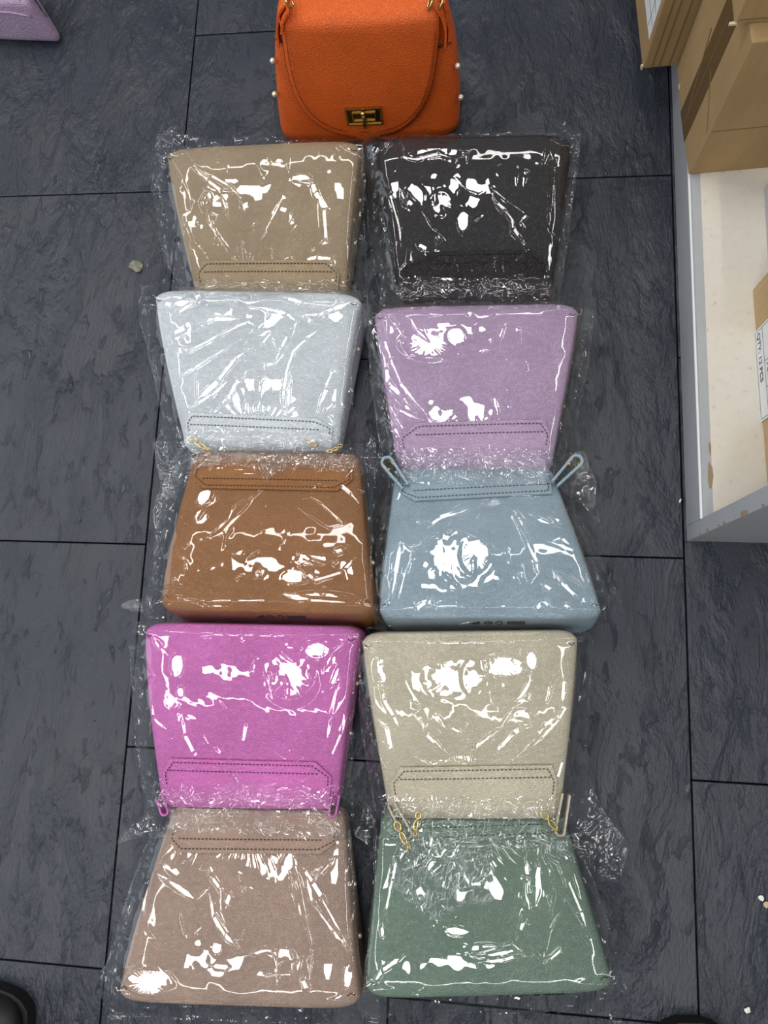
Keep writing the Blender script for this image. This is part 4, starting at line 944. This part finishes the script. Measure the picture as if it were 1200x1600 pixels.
# ------------------------------------------------------------------ shoes at the near edge
BLK = mat('black_shoe_upper', lin(30, 29, 30), .55); SOLE = mat('black_rubber', lin(18, 18, 19), .7); LACE = mat('black_lace', lin(22, 22, 24), .85)
def shoe(toe, ang, label):
    """toe: world position of the toe tip; the foot points along ang"""
    r = empty('shoe', (toe[0], toe[1], 0)); r.rotation_euler.z = ang; tag(r, label, 'shoe', 'black shoes at the near edge')
    prof = [(-.000, .010, .022), (-.004, .024, .034), (-.012, .036, .044), (-.028, .045, .052), (-.055, .051, .057), (-.09, .051, .066), (-.13, .046, .082), (-.17, .040, .098), (-.21, .038, .105), (-.25, .037, .104), (-.275, .032, .10), (-.288, .020, .09), (-.292, .008, .075)]
    n = 28; V = []; Fc = []
    for y, w, h in prof:
        for k in range(n):
            a = 2 * math.pi * k / n; ca, sa = math.cos(a), math.sin(a)
            V.append((w * math.copysign(abs(ca) ** .75, ca), y, max(.012, .014 + (h - .014) * (.5 + .5 * math.copysign(abs(sa) ** .8, sa)))))
    for i in range(len(prof) - 1):
        for k in range(n): Fc.append((i * n + k, i * n + (k + 1) % n, (i + 1) * n + (k + 1) % n, (i + 1) * n + k))
    Fc += [tuple(range(n)), tuple((len(prof) - 1) * n + k for k in range(n))]
    u = meshobj('upper', V, Fc, BLK, r, True)
    V = []; Fc = []
    out = [(w + .004, y + (.004 if i < 3 else 0)) for i, (y, w, h) in enumerate(prof)]
    ring = [(w, y) for w, y in out] + [(-w, y) for w, y in out[::-1]]; k = len(ring)
    mb = MB(); mb.add([(x, y, .0005) for x, y in ring] + [(x * 1.0, y, .02) for x, y in ring], [tuple(range(k)), tuple(range(k, 2 * k))] + [(i, (i + 1) % k, k + (i + 1) % k, k + i) for i in range(k)]); mb.obj('sole', SOLE, r, True).modifiers.new('edge', 'EDGE_SPLIT')
    # creases of the toe cap and lacing
    for yy, w, h in ((-.030, .040, .050), (-.046, .043, .0535)):
        MB().tube([(w * math.cos(t), yy - .012 * math.cos(t) ** 2, .014 + (h - .012) * (.5 + .5 * math.sin(t) ** .8)) for t in np.linspace(.35, math.pi - .35, 16)], .0016, 6).obj('toe_seam', SOLE, r, True)
    for q in range(5):
        y = -.085 - .016 * q; z = .066 + .0085 * q; MB().tube([(-.022, y, z - .004), (0, y - .003, z + .005), (.022, y, z - .004)], .0026, 6).obj('lace', LACE, r, True)
p = at(-14, 1568, .045); shoe((p[0], p[1]), math.radians(-14), 'black shoe toe at the near left corner of the floor')
p = at(1090, 1618, .040); shoe((p[0], p[1]), math.radians(4), 'black shoe toe at the near edge by the right floor joint')

# ------------------------------------------------------------------ scraps on the floor
def scrap(name, px, r, mtl, label, cat, elong=1.0, zt=.002):
    c = at(*px, 0); k = 9; rim = []; 
    for i in range(k):
        a = 2 * math.pi * i / k; q = random.uniform(.65, 1.1) * r; rim.append((q * math.cos(a) * elong, q * math.sin(a), .0006 + random.random() * zt))
    V = rim + [(0, 0, .0006 + zt)] + [(x, y, z + .0007) for x, y, z in rim] + [(0, 0, .0013 + zt)]
    Fc = []
    for i in range(k): j = (i + 1) % k; Fc += [(i, j, k), (k + 1 + i, k + 1 + j, 2 * k + 1), (i, j, k + 1 + j, k + 1 + i)]
    o = meshobj(name, V, Fc, mtl, None, False); o.location = c; o.rotation_euler.z = random.random() * 3; tag(o, label, cat); return o
SCR = mat('dull_tape', lin(122, 120, 104), .35); BIT = mat('white_bit', lin(230, 230, 222), .7); TAN = mat('tan_bit', lin(190, 175, 140), .8)
scrap('tape_scrap', (214, 418), .010, SCR, 'crumpled scrap of pale tape on the dark floor left of the beige bag', 'scrap', 1.3, .004)
scrap('plastic_scrap', (232, 412), .006, FILM, 'small twist of clear plastic beside the tape scrap', 'scrap', 1.6, .004)
scrap('paper_crumb', (1167, 1577), .0042, BIT, 'white paper crumb near the right edge at the bottom', 'crumb')
scrap('cardboard_crumb', (1198, 1412), .005, TAN, 'tan cardboard crumb at the right edge of the floor', 'crumb')
scrap('paper_chip', (1188, 1402), .004, BIT, 'tiny pale chip just beside the tan cardboard crumb', 'crumb')
scrap('lint_thread', (1062, 783), .0045, BIT, 'short pale bit of lint on the floor by the shelf corner', 'lint', .35)
